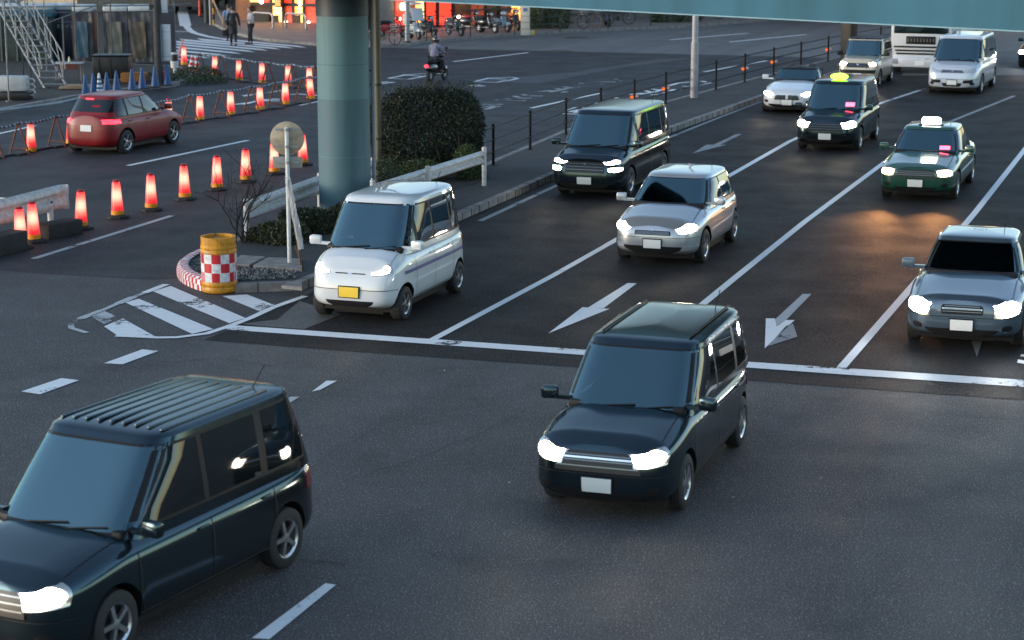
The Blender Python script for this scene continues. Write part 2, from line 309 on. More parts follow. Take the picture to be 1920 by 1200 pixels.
q = inset(poly, .17); b = MB(); b.add([(v.x, v.y, .154) for v in q], [tuple(range(len(q)))], M_med); o = b.build('median_surface', kind='structure')
# kerb joints (real thin gaps read as dark lines)
b = MB(); kk = [P(*p) for p in [(380, 545), (450, 549), (565, 545)] + right[:8]]
for a, c in zip(kk[:-1], kk[1:]):
    L_ = (c - a).length; t = (c - a) / L_; nrm = Vector((t.y, -t.x, 0)); k = 0.3
    while k < L_:
        p = a + t * k; b.box((p.x - nrm.x * .065, p.y - nrm.y * .065, .0765), (.014, .15, .157), None, rz=math.atan2(t.y, t.x)); k += .6
b.build('kerb_joints', mat('joint_dark', (.03, .03, .03), .9), kind='structure')
# gravel bed, slabs at the nose
b = MB(); g0 = [P(348, 515), P(384, 540), P(450, 543), P(555, 539), P(556, 522), P(520, 505), P(450, 500), P(380, 500)]
b.add([(v.x, v.y, .158) for v in g0], [tuple(range(8))]); b.build('gravel_bed', mat('soil_dark', (.035, .032, .028), .95, bump=.8, bscale=60), kind='structure')
def inpoly(x, y, pl):
    c = False; n = len(pl)
    for i in range(n):
        a, d = pl[i], pl[i - 1]
        if (a.y > y) != (d.y > y) and x < (d.x - a.x) * (y - a.y) / (d.y - a.y) + a.x: c = not c
    return c
b = MB(); xs = [v.x for v in g0]; ys = [v.y for v in g0]; gm = [mat('stone_a', (.10, .10, .10), .8), mat('stone_b', (.2, .2, .19), .8), mat('stone_c', (.05, .05, .05), .8)]
cnt = 0
while cnt < 1500:
    x, y = rnd.uniform(min(xs), max(xs)), rnd.uniform(min(ys), max(ys))
    if not inpoly(x, y, g0): continue
    cnt += 1; r = rnd.uniform(.018, .045); vs = [Vector((rnd.uniform(.6, 1) * r * a, rnd.uniform(.6, 1) * r * c, rnd.uniform(.5, .9) * r * d)) for a, c, d in ((1, 0, 0), (-1, 0, 0), (0, 1, 0), (0, -1, 0), (0, 0, 1), (0, 0, -1))]
    b.add([v + Vector((x, y, .165)) for v in vs], [(0, 2, 4), (2, 1, 4), (1, 3, 4), (3, 0, 4), (2, 0, 5), (1, 2, 5), (3, 1, 5), (0, 3, 5)], rnd.choice(gm))
o = b.build('gravel', kind='stuff'); tag(o, 'grey loose gravel in the bed at the nose of the median island', 'gravel')
M_slab = mat('paving_slab', (.20, .195, .185), .8, var=.3, vscale=5, bump=.2, bscale=30)
for i, pl in enumerate(([(452, 479), (497, 482), (467, 497), (430, 494)], [(503, 483), (566, 486), (566, 505), (475, 498)], [(545, 528), (566, 530), (566, 540), (528, 536)])):
    b = MB(); b.prism([tuple(P(*p, z=.2))[:2] for p in pl], .155, .21, M_slab); b.build('paving_slab', kind='structure')
# planting soil under shrubs
sheet('planting_soil', [(470, 470), (640, 470), (760, 390), (920, 350), (905, 325), (700, 370), (600, 402), (450, 459)], .162, MATS['soil_dark'])
# site kerb on the left, verge
site = [(-200, 248), (0, 213), (150, 186), (250, 172), (330, 163), (362, 152), (372, 142), (355, 135), (330, 130), (120, 120), (-300, 110)]
q = [P(*p) for p in site]; b = MB(); b.prism([(v.x, v.y) for v in q], 0, .14, M_kerb); b.build('site_kerb', kind='structure')
q2 = inset(q, .25); b = MB(); b.add([(v.x, v.y, .144) for v in q2], [tuple(range(len(q2)))], mat('site_soil', (.032, .031, .03), .95, var=.5, vscale=2, bump=.6, bscale=25)); b.build('site_ground', kind='structure')
q3 = [P(*p) for p in [(-300, 108), (330, 112), (330, 72), (300, 40), (-300, 30)]]
b = MB(); b.add([(v.x, v.y, .02) for v in q3], [tuple(range(5))], MATS['site_soil']); b.build('site_yard', kind='structure')
# manhole covers
for (x, y, r) in ((1080, 71, .55), (1047, 96.5, .62)):
    p = P(x, y); b = MB(); b.lathe([(r, .012), (r, .016), (r * .9, .018), (r * .85, .016)], None, 28, (p.x, p.y, 0)); b.build('manhole_cover', mat('cast_iron', (.07, .06, .05), .6, .6), kind='structure')
# scraps of litter on the road
b = MB()
for _ in range(14):
    p = P(rnd.uniform(300, 1900), rnd.uniform(260, 1000)); r = rnd.uniform(.008, .018); a = rnd.uniform(0, 6)
    b.box((p.x, p.y, .018), (r * 2, r, .006), rz=a)
o = b.build('litter', mat('paper_scrap', (.5, .5, .48), .8), kind='stuff'); tag(o, 'tiny pale scraps of litter scattered over the road', 'litter')

# saw-cut joints and long cracks in the asphalt
for pts, w_ in (([(560, 1052), (610, 1054), (650, 1060)], .015), ([(640, 905), (760, 868), (905, 812), (985, 770)], .010), ([(1420, 735), (1700, 768), (1920, 790)], .008), ([(560, 520), (900, 505), (1075, 508), (1330, 530)], .02), ([(300, 680), (420, 672), (520, 690)], .014)):
    dense_ = []
    for (x0, y0), (x1, y1) in zip(pts, pts[1:]): dense_ += [(x0 + (x1 - x0) * k / 7 + rnd.uniform(-3, 3), y0 + (y1 - y0) * k / 7 + rnd.uniform(-1.2, 1.2)) for k in range(7)]
    road_line('road_crack', dense_ + [pts[-1]], w_, MATS['joint_dark'], z=.0125)
# ================================================================ VEHICLES
GLASS = bpy.data.materials.new('car_glass'); GLASS.use_nodes = True; N, L = nodes(GLASS); N.remove(N['Principled BSDF'])
_t = N.new('ShaderNodeBsdfTransparent'); _t.inputs[0].default_value = (.42, .50, .50, 1); _g = N.new('ShaderNodeBsdfGlossy'); _g.inputs['Color'].default_value = (.60, .92, 1, 1); _g.inputs['Roughness'].default_value = .04
_f = N.new('ShaderNodeFresnel'); _f.inputs[0].default_value = 2.8; _m = N.new('ShaderNodeMixShader'); L.new(_f.outputs[0], _m.inputs[0]); L.new(_t.outputs[0], _m.inputs[1]); L.new(_g.outputs[0], _m.inputs[2]); L.new(_m.outputs[0], N['Material Output'].inputs[0])
DGLASS = mat('side_glass', (.006, .008, .009), .03, coat=.6, ior=1.45)
RUB = mat('tyre_rubber', (.018, .018, .018), .75); TRIM = mat('black_trim', (.012, .012, .013), .5); TRIM.node_tree.nodes['Principled BSDF'].inputs['Specular IOR Level'].default_value = .22; SEAM = mat('panel_gap', (.006, .006, .006), .6)
CHROME = mat('chrome', (.7, .7, .72), .15, 1); RIM = mat('alloy_rim', (.5, .5, .52), .28, .9)
LAMP = mat('headlight_lit', (1, 1, 1), .2, emit=(1, .86, .66), es=14); LAMPW = mat('headlight_warm_lit', (1, 1, 1), .2, emit=(1, .62, .28), es=9); LAMPC = mat('headlight_white_lit', (1, 1, 1), .2, emit=(.95, .97, 1), es=26)
HOUS = mat('lamp_housing', (.5, .5, .5), .12, .7, coat=1); LAMPO = mat('lamp_glass', (.45, .47, .5), .08, .3, coat=1); TAIL = mat('tail_light_lit', (.6, .02, .03), .2, emit=(1, .02, .035), es=2.2); AMB = mat('red_lens', (.16, .01, .01), .15, coat=1)
PLATE = mat('plate_white', (.75, .76, .74), .5); PLATEY = mat('plate_yellow', (.85, .55, .04), .5)
def paint(name, c, metal=0, rough=.28):
    m = mat(name, c, rough, metal, coat=1); m.node_tree.nodes['Principled BSDF'].inputs['Coat IOR'].default_value = 1.7; return m
def cut(o, cutter):
    m = o.modifiers.new('b', 'BOOLEAN'); m.operation = 'DIFFERENCE'; m.solver = 'EXACT'; m.object = cutter
    dg = bpy.context.evaluated_depsgraph_get(); dg.update(); me = bpy.data.meshes.new_from_object(o.evaluated_get(dg), depsgraph=dg)
    o.modifiers.clear(); bm = bmesh.new(); bm.from_mesh(me); sharp(bm, .6); bm.to_mesh(me); bm.free(); o.data = me; me.name = o.name; bpy.data.objects.remove(cutter)
def sgn(x, e): return math.copysign(abs(x) ** e, x)
def lerp(tab, x):
    if x >= tab[0][0]: return tab[0][1]
    for (x0, a), (x1, b_) in zip(tab, tab[1:]):
        if x >= x1: 
            t = (x0 - x) / (x0 - x1); t = t * t * (3 - 2 * t) * .35 + t * .65; return a + (b_ - a) * t
    return tab[-1][1]
class Car:
    """profile based car: x forward (front bumper at 0), y sideways, z up"""
    def __init__(s, **k):
        s.n = 7; s.m = 5.5; s.zb = .2; s.lean = .16; s.tn = 7; s.crown = .05; s.__dict__.update(k)
    def zt(s, x): return lerp(s.prof, x)
    def zbot(s, x): return s.zb + .07 * max(0, (abs(x + s.L / 2) / (s.L / 2)) - .86) / .14
    def nose(s, x, z):
        f = max(0, (x + s.L / 2) / (s.L / 2)) ** 8; r = max(0, -(x + s.L / 2) / (s.L / 2)) ** 8
        up = max(0, z - .5) / .45; dn = max(0, .45 - z) / .25
        return -f * (s.lean * up ** 1.7 + .07 * dn * dn) + r * (.05 * up ** 2 + .07 * dn * dn)
    def side(s, q): return (1 - .045 * (max(0, q - .55) * 2.2) ** 2 - .03 * (max(0, .5 - q) * 2) ** 2) * (1 - .010 * math.exp(-((q - .72) / .05) ** 2))
    def bp(s, xi, yf, q):
        """point of the body: xi -1..1 along, yf -1..1 of half width at that height, q 0..1 height"""
        x = -s.L / 2 + s.L / 2 * xi; W = s.W / 2 * (1 - min(1, abs(xi)) ** s.n) ** (1 / s.n)
        y = W * yf * s.side(q); z0, z1 = s.zbot(x), s.zt(x); z = z0 + (z1 - z0) * q
        z += s.crown * (1 - yf * yf) * max(0, q - .8) / .2
        return Vector((x + s.nose(x, z), y, z))
    def body(s, m, par):
        b = MB(); NX, NS = 72, 28; vs = []; fs = []
        for i in range(NX + 1):
            th = math.pi * i / NX; xi = sgn(math.cos(th), 2 / s.n) if i not in (0, NX) else (1 if i == 0 else -1)
            for j in range(NS):
                ph = 2 * math.pi * (j + .5) / NS; q = .5 - .5 * sgn(math.cos(ph), 2 / s.m); yf = sgn(math.sin(ph), 2 / s.m)
                v = s.bp(xi, yf, q); 
                W = (1 - min(1, abs(xi)) ** s.n) ** (1 / s.n)
                vs.append(v)
        # extra mid stations for a smooth long profile
        for i in range(NX):
            for j in range(NS): fs.append((i * NS + j, i * NS + (j + 1) % NS, (i + 1) * NS + (j + 1) % NS, (i + 1) * NS + j))
        b.mats = [m, TRIM]; b.add(vs, fs, m, True)
        o = b.build('body', parent=None); bm = bmesh.new(); bm.from_mesh(o.data); bmesh.ops.remove_doubles(bm, verts=bm.verts[:], dist=.0005)
        bmesh.ops.holes_fill(bm, edges=[e for e in bm.edges if e.is_boundary], sides=0); bmesh.ops.recalc_face_normals(bm, faces=bm.faces[:]); bm.to_mesh(o.data); bm.free()
        c = MB(); c.mats = [m, TRIM]
        for x in s.ax:
            for sg in (-1, 1): c.lathe([(s.wr + .055, sg * (s.W / 2 - .26)), (s.wr + .055, sg * (s.W / 2 + .3))], TRIM, 32, (x, 0, s.wr + .01), 'Y', smooth=False)
        cut(o, c.build('cutter')); o.parent = par; return o
    # greenhouse
    def cf(s, t):
        """front x, rear x, half width, z at height fraction t"""
        z0 = s.belt - .06; z = z0 + (s.rz - z0) * t
        e = t ** 1.0; k = t ** 3
        return s.wx0 + (s.wx1 - s.wx0) * e - .0 * k, s.rx0 + (s.rx1 - s.rx0) * e, (s.wb + (s.wr_ - s.wb) * (t ** 1.4)) , z
    def cp(s, xi, yy, t, off=0):
        """if yy None: side point at xi; else front (xi=1) / rear (xi=-1) point at y fraction yy"""
        f, r, W, z = s.cf(t); cx, a = (f + r) / 2, (f - r) / 2; n = s.tn
        if yy is None:
            return lambda sg: Vector((cx + a * xi, sg * (W * (1 - min(.999, abs(xi)) ** n) ** (1 / n) + off), z))
        y = W * yy; x = cx + xi * a * (1 - min(.999, abs(yy)) ** n) ** (1 / n)
        sl = (s.rz - s.belt) ; sx = abs(s.wx1 - s.wx0) if xi > 0 else abs(s.rx1 - s.rx0); l = math.hypot(sl, sx)
        return Vector((x + xi * off * sl / l, y + (off if yy > .8 else -off if yy < -.8 else 0), z + off * sx / l))
    def cabin(s, m, par, mroof=None):
        b = MB(); N_ = 64; rings = []
        def ring(f, r, W, z, cr=0, dx=0):
            cx, a = (f + r) / 2, (f - r) / 2; out = []
            for i in range(N_):
                th = 2 * math.pi * i / N_; xi = sgn(math.cos(th), 2 / s.tn); yf = sgn(math.sin(th), 2 / s.tn); out.append(Vector((cx + a * xi, W * yf, z)))
            return out
        for k in range(11): rings.append(ring(*s.cf(k / 10)))
        f, r, W, z = s.cf(1)
        for ins, up in ((.012, .018), (.04, .034), (.09, .047), (.18, .058), (.32, .066), (.5, .072), (.66, .075)):
            rings.append(ring(f - ins * 1.2, r + ins, max(.02, W - ins), z + up * s.rc))
        vs = [v for q in rings for v in q]; K = len(rings)
        b.mats = [m, mroof or m]
        b.add(vs, [(i * N_ + k, i * N_ + (k + 1) % N_, (i + 1) * N_ + (k + 1) % N_, (i + 1) * N_ + k) for i in range(10) for k in range(N_) if not (2 <= i < 9 and (k < 8 or k >= N_ - 8))], m, True)
        b.add(vs, [(i * N_ + k, i * N_ + (k + 1) % N_, (i + 1) * N_ + (k + 1) % N_, (i + 1) * N_ + k) for i in range(10, K - 1) for k in range(N_)] + [tuple(range((K - 1) * N_, K * N_))], mroof or m, True)
        return b.build('cabin', parent=par)
def patch(name, fn, nu, nv, m, par, depth=.02, inward=None):
    """curved panel from fn(u,v) with a real thickness"""
    b = MB(); g = [[fn(i / nu, j / nv) for j in range(nv + 1)] for i in range(nu + 1)]
    c = sum((v for r_ in g for v in r_), Vector()) / ((nu + 1) * (nv + 1)); nrm = (g[nu][0] - g[0][0]).cross(g[0][nv] - g[0][0]).normalized()
    if inward is not None and nrm.dot(inward) > 0: nrm = -nrm
    vs = [v for r_ in g for v in r_]; k = len(vs); vs2 = [v - nrm * depth for v in vs]; w_ = nv + 1
    fs = [(i * w_ + j, (i + 1) * w_ + j, (i + 1) * w_ + j + 1, i * w_ + j + 1) for i in range(nu) for j in range(nv)]
    rim = [i * w_ for i in range(nu + 1)] + [nu * w_ + j for j in range(1, nv + 1)] + [i * w_ + nv for i in range(nu - 1, -1, -1)] + [j for j in range(nv - 1, 0, -1)]
    b.add(vs + vs2, fs, m, True); o_ = [(a, rim[(i + 1) % len(rim)], rim[(i + 1) % len(rim)] + k, a + k) for i, a in enumerate(rim)]
    b.add(vs + vs2, o_, m, False); return b.build(name, parent=par)
def wheel(par, x, y, r, sg, rim=RIM, w_=.2, spokes=5):
    t = MB(); t.lathe([(r * .66, -w_ / 2), (r * .9, -w_ / 2), (r * .985, -w_ / 2 + .02), (r, -w_ * .25), (r, w_ * .25), (r * .985, w_ / 2 - .02), (r * .9, w_ / 2), (r * .66, w_ / 2), (r * .64, w_ * .3), (r * .64, -w_ * .3)], RUB, 32, (0, 0, 0), 'Y', cap=False)
    o = t.build('wheel', parent=par); o.location = (x, y, r)
    q = MB(); yo = sg * (w_ / 2 - .02)
    q.lathe([(r * .66, yo), (r * .66, yo + sg * .012), (r * .58, yo - sg * .005), (r * .56, yo - sg * .06)], rim, 28, (0, 0, 0), 'Y', cap=False); q.lathe([(r * .57, yo - sg * .07), (r * .57, yo - sg * .06)], TRIM, 24, (0, 0, 0), 'Y'); q.lathe([(r * .17, yo - sg * .03), (r * .15, yo + sg * .004), (.01, yo + sg * .01)], rim, 16, (0, 0, 0), 'Y')
    for k in range(spokes):
        a = 2 * math.pi * k / spokes; d = Vector((math.cos(a), 0, math.sin(a)))
        q.box(d * r * .36 + Vector((0, yo - sg * .012, 0)), (r * .5, .03, r * .15), rim, rot=Matrix.Rotation(-a, 3, 'Y'))
    q.build('rim', parent=o)
def make_car(name, front_px, hd, col, label, group=None, rear=False, **k):
    """front_px: pixel of the point on the road under the middle of the bumper"""
    s = Car(**k); p = P(*front_px); d = -hd if not rear else hd
    if rear: p = p + d * s.L
    r = root(name, p, rz_of(d), label, k.get('cat', 'car'), group)
    s.body(col, r); s.cabin(k.get('pillar', col), r, k.get('roofmat', col))
    X, Y = Vector((1, 0, 0)), Vector((0, 1, 0)); g = k.get('glass', GLASS)
    patch('windscreen', lambda u, v: s.cp(1, -.93 + 1.86 * u, .12 + .80 * v, .006), 16, 6, g, r, inward=-X)
    for u0, u1, v0, v1 in ((0, 1, 0, .17), (0, 1, .93, 1), (0, .05, .17, .93), (.95, 1, .17, .93)):
        patch('windscreen_frame', lambda u, v, u0=u0, u1=u1, v0=v0, v1=v1: s.cp(1, -.955 + 1.91 * (u0 + (u1 - u0) * u), .06 + .89 * (v0 + (v1 - v0) * v), .0025), 16, 5, TRIM, r, .012, inward=-X)
    cab = mat('seat_fabric', (.035, .036, .04), .8); bz = s.belt; xd = s.wx0 - .32
    b = MB(); b.box((xd, 0, bz - .0), (.42, s.wb * 1.75, .12), bev=.04); b.box((xd - .1, -.36, bz + .07), (.18, .34, .08), bev=.03); b.build('dashboard', TRIM, r)
    b = MB(); b.lathe([(.175, -.012), (.19, 0), (.175, .012), (.16, 0), (.175, -.012)], n=22, ax='X', cap=False); b.box((0, 0, 0), (.02, .3, .05)); o = b.build('steering_wheel', TRIM, r); o.location = (xd - .30, -.36, bz + .06); o.rotation_euler = (0, R(25), 0)
    for y in (-.36, .36):
        b = MB(); b.box((xd - .78, y, bz + .10), (.14, .46, .50), rot=Matrix.Rotation(-.2, 3, 'Y'), bev=.05); b.box((xd - .86, y, bz + .40), (.09, .24, .15), bev=.035); b.build('seat', cab, r)
    b = MB(); b.box((xd - 1.7 if s.L > 3.6 else xd - 1.5, 0, bz + .08), (.14, s.wb * 1.6, .42), bev=.05); b.build('rear_seat', cab, r)
    b = MB(); b.box((0, 0, 0), (.03, .2, .06), bev=.012); o = b.build('rear_view_mirror', TRIM, r); o.location = s.cp(1, 0, .84, -.07)
    patch('rear_window', lambda u, v: s.cp(-1, -.84 + 1.68 * u, .34 + .56 * v, .006), 12, 4, DGLASS, r, inward=X)
    f0, r0, _, _ = s.cf(.2); f1, r1, _, _ = s.cf(.9); n_ = len(s.win)
    for sg in (-1, 1):
        for (xa, xb) in s.win:
            def fn(u, v, xa=xa, xb=xb):
                t = .16 + .75 * v; f, rr, W, z = s.cf(t); cx, a = (f + rr) / 2, (f - rr) / 2; x = xa + (xb - xa) * u
                x = min(x, cx + a * .90 - .0) ; x = max(x, cx - a * .93); xi = (x - cx) / a
                return s.cp(xi, None, t, .005)(sg)
            patch('window', fn, 8, 5, DGLASS, r, inward=-Y * sg)
        def fr_(u, v):
            t = .125 + .815 * v; f, rr, W, z = s.cf(t); cx, a = (f + rr) / 2, (f - rr) / 2; xa, xb = s.win[0][0] + .03, s.win[-1][1] - .03; x = xa + (xb - xa) * u; x = max(min(x, cx + a * .925), cx - a * .945)
            return s.cp((x - cx) / a, None, t, .0025)(sg)
        patch('window_frame', fr_, 20, 5, TRIM, r, inward=-Y * sg)
    # front surface point from (y, z)
    def F(y, z, off=.008, end=1):
        xx = -s.L / 2 + end * s.L / 2 * .985
        for _ in range(3):
            z0, z1 = s.zbot(xx), s.zt(xx); zc = min(z, z0 + (z1 - z0) * .955); q = max(.02, (zc - z0) / (z1 - z0))
            yf = (1 - abs(2 * q - 1) ** s.m) ** (1 / s.m); Wm = s.W / 2 * s.side(q) * yf; ra = min(.945, abs(y) / (s.W / 2)); xi = (1 - ra ** s.n) ** (1 / s.n); xx = -s.L / 2 + end * s.L / 2 * xi
        k_ = max(0, (ra - .8) / .175); return Vector((xx + s.nose(xx, zc) + end * off * (1 - .4 * k_), math.copysign(ra * Wm + off * .8 * k_, y), zc))
    def FP(nm, c, m, end=1, off=.008, dep=.03, nu=12, nv=6, rd=0):     # corners (y,z): inner-bottom, outer-bottom, outer-top, inner-top
        (a, b_, c_, d_) = [Vector((*q, 0)) for q in c]
        def fn(u, v):
            if rd: s_, t_ = 2 * u - 1, 2 * v - 1; u, v = (1 + s_ * math.sqrt(1 - rd * t_ * t_)) / 2, (1 + t_ * math.sqrt(1 - rd * s_ * s_)) / 2
            p_ = (a * (1 - u) + b_ * u) * (1 - v) + (d_ * (1 - u) + c_ * u) * v
            return F(p_.x, p_.y, off, end)
        return patch(nm, fn, nu, nv, m, r, dep, inward=-X * end)
    for sg in (-1, 1):
        for i, hl in enumerate(s.hl):
            o = FP('headlight', [(sg * y, z) for y, z in hl], HOUS if i in s.lit else LAMPO, off=.010, rd=.12)
            if i in s.lit:
                cy, cz = sum(q[0] for q in hl) / 4, sum(q[1] for q in hl) / 4; o2 = FP('lens', [(sg * (cy + (y - cy) * .90), cz + (z - cz) * .88) for y, z in hl], s.lamp, off=.018, rd=.34); o2.parent = o
        for fl in k.get('fog', []): FP('fog_light', [(sg * y, z) for y, z in fl], s.lamp if k.get('foglit') else LAMPO, off=.01)
        for tl in k.get('tl', [[(s.W / 2 - .22, .72), (s.W / 2 - .03, .72), (s.W / 2 - .03, .98 if s.H > 1.6 else .9), (s.W / 2 - .2, .98 if s.H > 1.6 else .88)]]): FP('tail_light', [(sg * y, z) for y, z in tl], TAIL if k.get('braking') else AMB, end=-1)
    for nm, c, m in s.front: FP(nm, c, m, off=.006, nu=12)
    W2 = s.W / 2
    FP('bumper_seam', [(-W2 * .93, .535), (W2 * .93, .535), (W2 * .93, .542), (-W2 * .93, .542)], SEAM, off=.004, dep=.01, nu=20, nv=1)
    for nm, c, m in s.front:
        if nm == 'grille' and c[1][1] < c[2][1] - .07:
            for q_ in (.25, .5, .75): z_ = c[0][1] + (c[3][1] - c[0][1]) * q_; FP('grille_slat', [(c[0][0] * .96, z_ - .006), (c[1][0] * .96, z_ - .006), (c[1][0] * .96, z_ + .006), (c[0][0] * .96, z_ + .006)], mat('grille_satin', (.16, .18, .2), .3, .8), off=.014, dep=.01, nu=8, nv=1)
    bz_ = s.front[0][1][2][1] + .03 if s.front[0][1][2][1] < .84 else .80
    FP('emblem', [(-.05, bz_ - .028), (.05, bz_ - .028), (.05, bz_ + .028), (-.05, bz_ + .028)], CHROME, off=.014, dep=.01, nu=6, nv=4, rd=.5)
    if not k.get('fog') and s.L > 4:
        for sg in (-1, 1): FP('fog_light', [(sg * W2 * .66, .34), (sg * W2 * .82, .34), (sg * W2 * .82, .43), (sg * W2 * .66, .42)], TRIM, off=.008, rd=.4)
    FP('plate_frame', [(-.18, k.get('platez', .42) - .095), (.18, k.get('platez', .42) - .095), (.18, k.get('platez', .42) + .095), (-.18, k.get('platez', .42) + .095)], TRIM, off=.018)
    b = MB(); b.tube([s.cp(-1, .6, .98, 0) + Vector((.4, 0, .06)), s.cp(-1, .6, .98, 0) + Vector((.15, 0, .26))], .006, n=5); b.build('antenna', TRIM, r)
    pm = k.get('plate', PLATE); pz = k.get('platez', .42)
    FP('license_plate', [(-.165, pz - .08), (.165, pz - .08), (.165, pz + .08), (-.165, pz + .08)], pm, off=.024)
    FP('license_plate', [(-.165, .62), (.165, .62), (.165, .78), (-.165, .78)], pm, end=-1, off=.02)
    # seams, handles, mirrors
    def SP(x, z, sg, off=.003):
        z0, z1 = s.zbot(x), s.zt(x); q = max(.02, min(.97, (z - z0) / (z1 - z0))); yf = (1 - abs(2 * q - 1) ** s.m) ** (1 / s.m)
        xi = (x + s.L / 2) / (s.L / 2); W = s.W / 2 * (1 - min(1, abs(xi)) ** s.n) ** (1 / s.n); return Vector((x + s.nose(x, z), sg * (W * yf * s.side(q) + off), z))
    for sg in (-1, 1):
        b = MB()
        for x in s.doors:
            pts = [SP(x, s.zb + .12 + (s.zt(x) - s.zb - .16) * i / 8, sg) for i in range(9)]
            for a, c in zip(pts, pts[1:]): b.add([a + X * .005, a - X * .005, c - X * .005, c + X * .005], [(0, 1, 2, 3)])
        xs_ = [s.doors[0] + (s.doors[-1] - s.doors[0]) * i / 12 for i in range(13)]
        for a, c in zip(xs_, xs_[1:]):
            p1, p2 = SP(a, s.zb + .12, sg), SP(c, s.zb + .12, sg); u_ = Vector((0, 0, .005)); b.add([p1 + u_, p1 - u_, p2 - u_, p2 + u_], [(0, 1, 2, 3)])
        b.build('door_seam', SEAM, r)
        for x in s.doors[1:]:
            p_ = SP(x + .14, s.zt(x) - .17, sg); b = MB(); b.box(p_, (.17, .035, .028), bev=.008); b.build('door_handle', k.get('hmat', col), r)
        if k.get('mirrors', True):
            b = MB(); mx = s.wx0 - .22 if s.H > 1.6 else s.wx0 - .35; b.box((mx, sg * (s.W / 2 + .10), s.belt + .10), (.11, .20, .15), rot=Matrix.Rotation(sg * -.15, 3, 'Z'), bev=.035); b.box((mx - .01, sg * (s.W / 2 - .03), s.belt + .05), (.06, .26, .045)); o = b.build('mirror', k.get('mmat', col), r)
    # bonnet gap and wipers
    b = MB(); xs_ = [(-.10 - (abs(s.wx0) - .05) * i / 10) for i in range(11)]
    def TP(x, yy):
        xi = (x + s.L / 2) / (s.L / 2); q = .985; yf = yy / (s.W / 2 * (1 - abs(xi) ** s.n) ** (1 / s.n)); z1 = s.zt(x); 
        q = .5 + .5 * (1 - min(.999, abs(yf)) ** s.m) ** (1 / s.m); v = s.bp(xi, min(.999, abs(yf)) / 1.0 * (1 if yf > 0 else -1), q); return Vector((v.x, v.y, v.z + .003))
    for sg in (-1, 1):
        b = MB()
        for a, c in zip(xs_, xs_[1:]):
            p1, p2 = TP(a, sg * s.W * .40), TP(c, sg * s.W * .41); u_ = Vector((0, .005, 0)); b.add([p1 + u_, p1 - u_, p2 - u_, p2 + u_], [(0, 1, 2, 3)])
        b.build('bonnet_seam', SEAM, r)
    b = MB()
    for y0, y1 in ((-.45, .12), (.05, .55)):
        a, c = s.cp(1, y0 / s.wb, .09, .02), s.cp(1, y1 / s.wb, .16, .022); b.tube([a, c], .008, n=6)
    b.build('wiper', TRIM, r)
    b = MB(); b.box((-s.L / 2, 0, s.zb + .03), (s.L * .82, s.W * .82, .16)); b.box((-s.L / 2, 0, .13), (s.L * .74, s.W * .5, .1)); b.build('underbody', TRIM, r)
    for x in s.ax:
        for sg in (-1, 1): wheel(r, x, sg * (s.W / 2 - .125), s.wr, sg, k.get('rim', RIM), spokes=k.get('spokes', 5))
    return r, s, FP, SP
def spot(par, x, y, z, e=25, col=(1, .85, .62)):
    l = bpy.data.lights.new('headlight_beam', 'SPOT'); l.energy = e; l.color = col; l.spot_size = R(42); l.spot_blend = 1; l.shadow_soft_size = .06
    o = bpy.data.objects.new('headlight_beam', l); sc.collection.objects.link(o); o.parent = par; o.location = (x, y, z); o.rotation_euler = (0, R(-90 + 8), 0)
BLACK = mat('paint_black', (.006, .008, .010), .14, ior=1.75); BLACK.node_tree.nodes['Principled BSDF'].inputs['Specular Tint'].default_value = (.55, .85, 1, 1); WHITE = paint('paint_white', (.62, .64, .65)); SILVER = paint('paint_silver', (.42, .45, .48), .55, .32); GREEN = paint('paint_green', (.008, .065, .042))
GREY = paint('paint_grey_blue', (.085, .125, .165), .45, .3); RED = mat('paint_red', (.19, .003, .007), .4, coat=.15); CREAM = paint('paint_cream', (.50, .44, .33)); DBLUE = paint('paint_night_blue', (.012, .018, .035))
# --- kinds
def taxi_kind(**k):
    d = dict(L=4.4, W=1.695, H=1.75, zb=.19, lean=.14, n=6.5, m=6, prof=[(0, .80), (-.25, .90), (-1.0, 1.0), (-1.25, 1.0), (-3.9, 1.02), (-4.4, .98)], belt=1.0, rz=1.69, rc=.9, wx0=-.98, wx1=-1.72, rx0=-4.32, rx1=-4.02, wb=.80, wr_=.69, tn=7,
        win=[(-1.3, -2.25), (-2.33, -3.2), (-3.32, -4.0)], doors=[-1.15, -2.28, -3.35], ax=[-.82, -3.57], wr=.31, hl=[[(.46, .62), (.80, .66), (.80, .86), (.44, .80)]], lit=[0], lamp=LAMP,
        front=[('grille', [(-.48, .56), (.48, .56), (.48, .80), (-.48, .80)], mat('grille_dark', (.03, .03, .032), .35, .6)), ('air_intake', [(-.5, .26), (.5, .26), (.56, .36), (-.56, .36)], TRIM)], glass=GLASS, cat='taxi'); d.update(k); return d
def minivan_kind(**k):
    d = dict(L=4.7, W=1.72, H=1.85, zb=.18, lean=.13, n=7.5, m=6.5, prof=[(0, .86), (-.2, .95), (-.85, 1.06), (-1.2, 1.06), (-4.2, 1.1), (-4.7, 1.08)], belt=1.06, rz=1.79, rc=.9, wx0=-.72, wx1=-1.5, rx0=-4.66, rx1=-4.45, wb=.82, wr_=.71, tn=8,
        win=[(-.95, -1.45), (-1.6, -2.45), (-2.53, -3.55), (-3.63, -4.42)], doors=[-1.25, -2.5, -3.6], ax=[-.9, -3.75], wr=.325, hl=[[(.48, .78), (.80, .80), (.80, .90), (.46, .87)], [(.55, .62), (.82, .63), (.82, .73), (.53, .72)]], lit=[0, 1], lamp=LAMP,
        front=[('grille', [(-.45, .60), (.45, .60), (.44, .86), (-.44, .86)], MATS.get('grille_dark') or TRIM), ('air_intake', [(-.55, .25), (.55, .25), (.6, .36), (-.6, .36)], TRIM)], cat='minivan'); d.update(k); return d
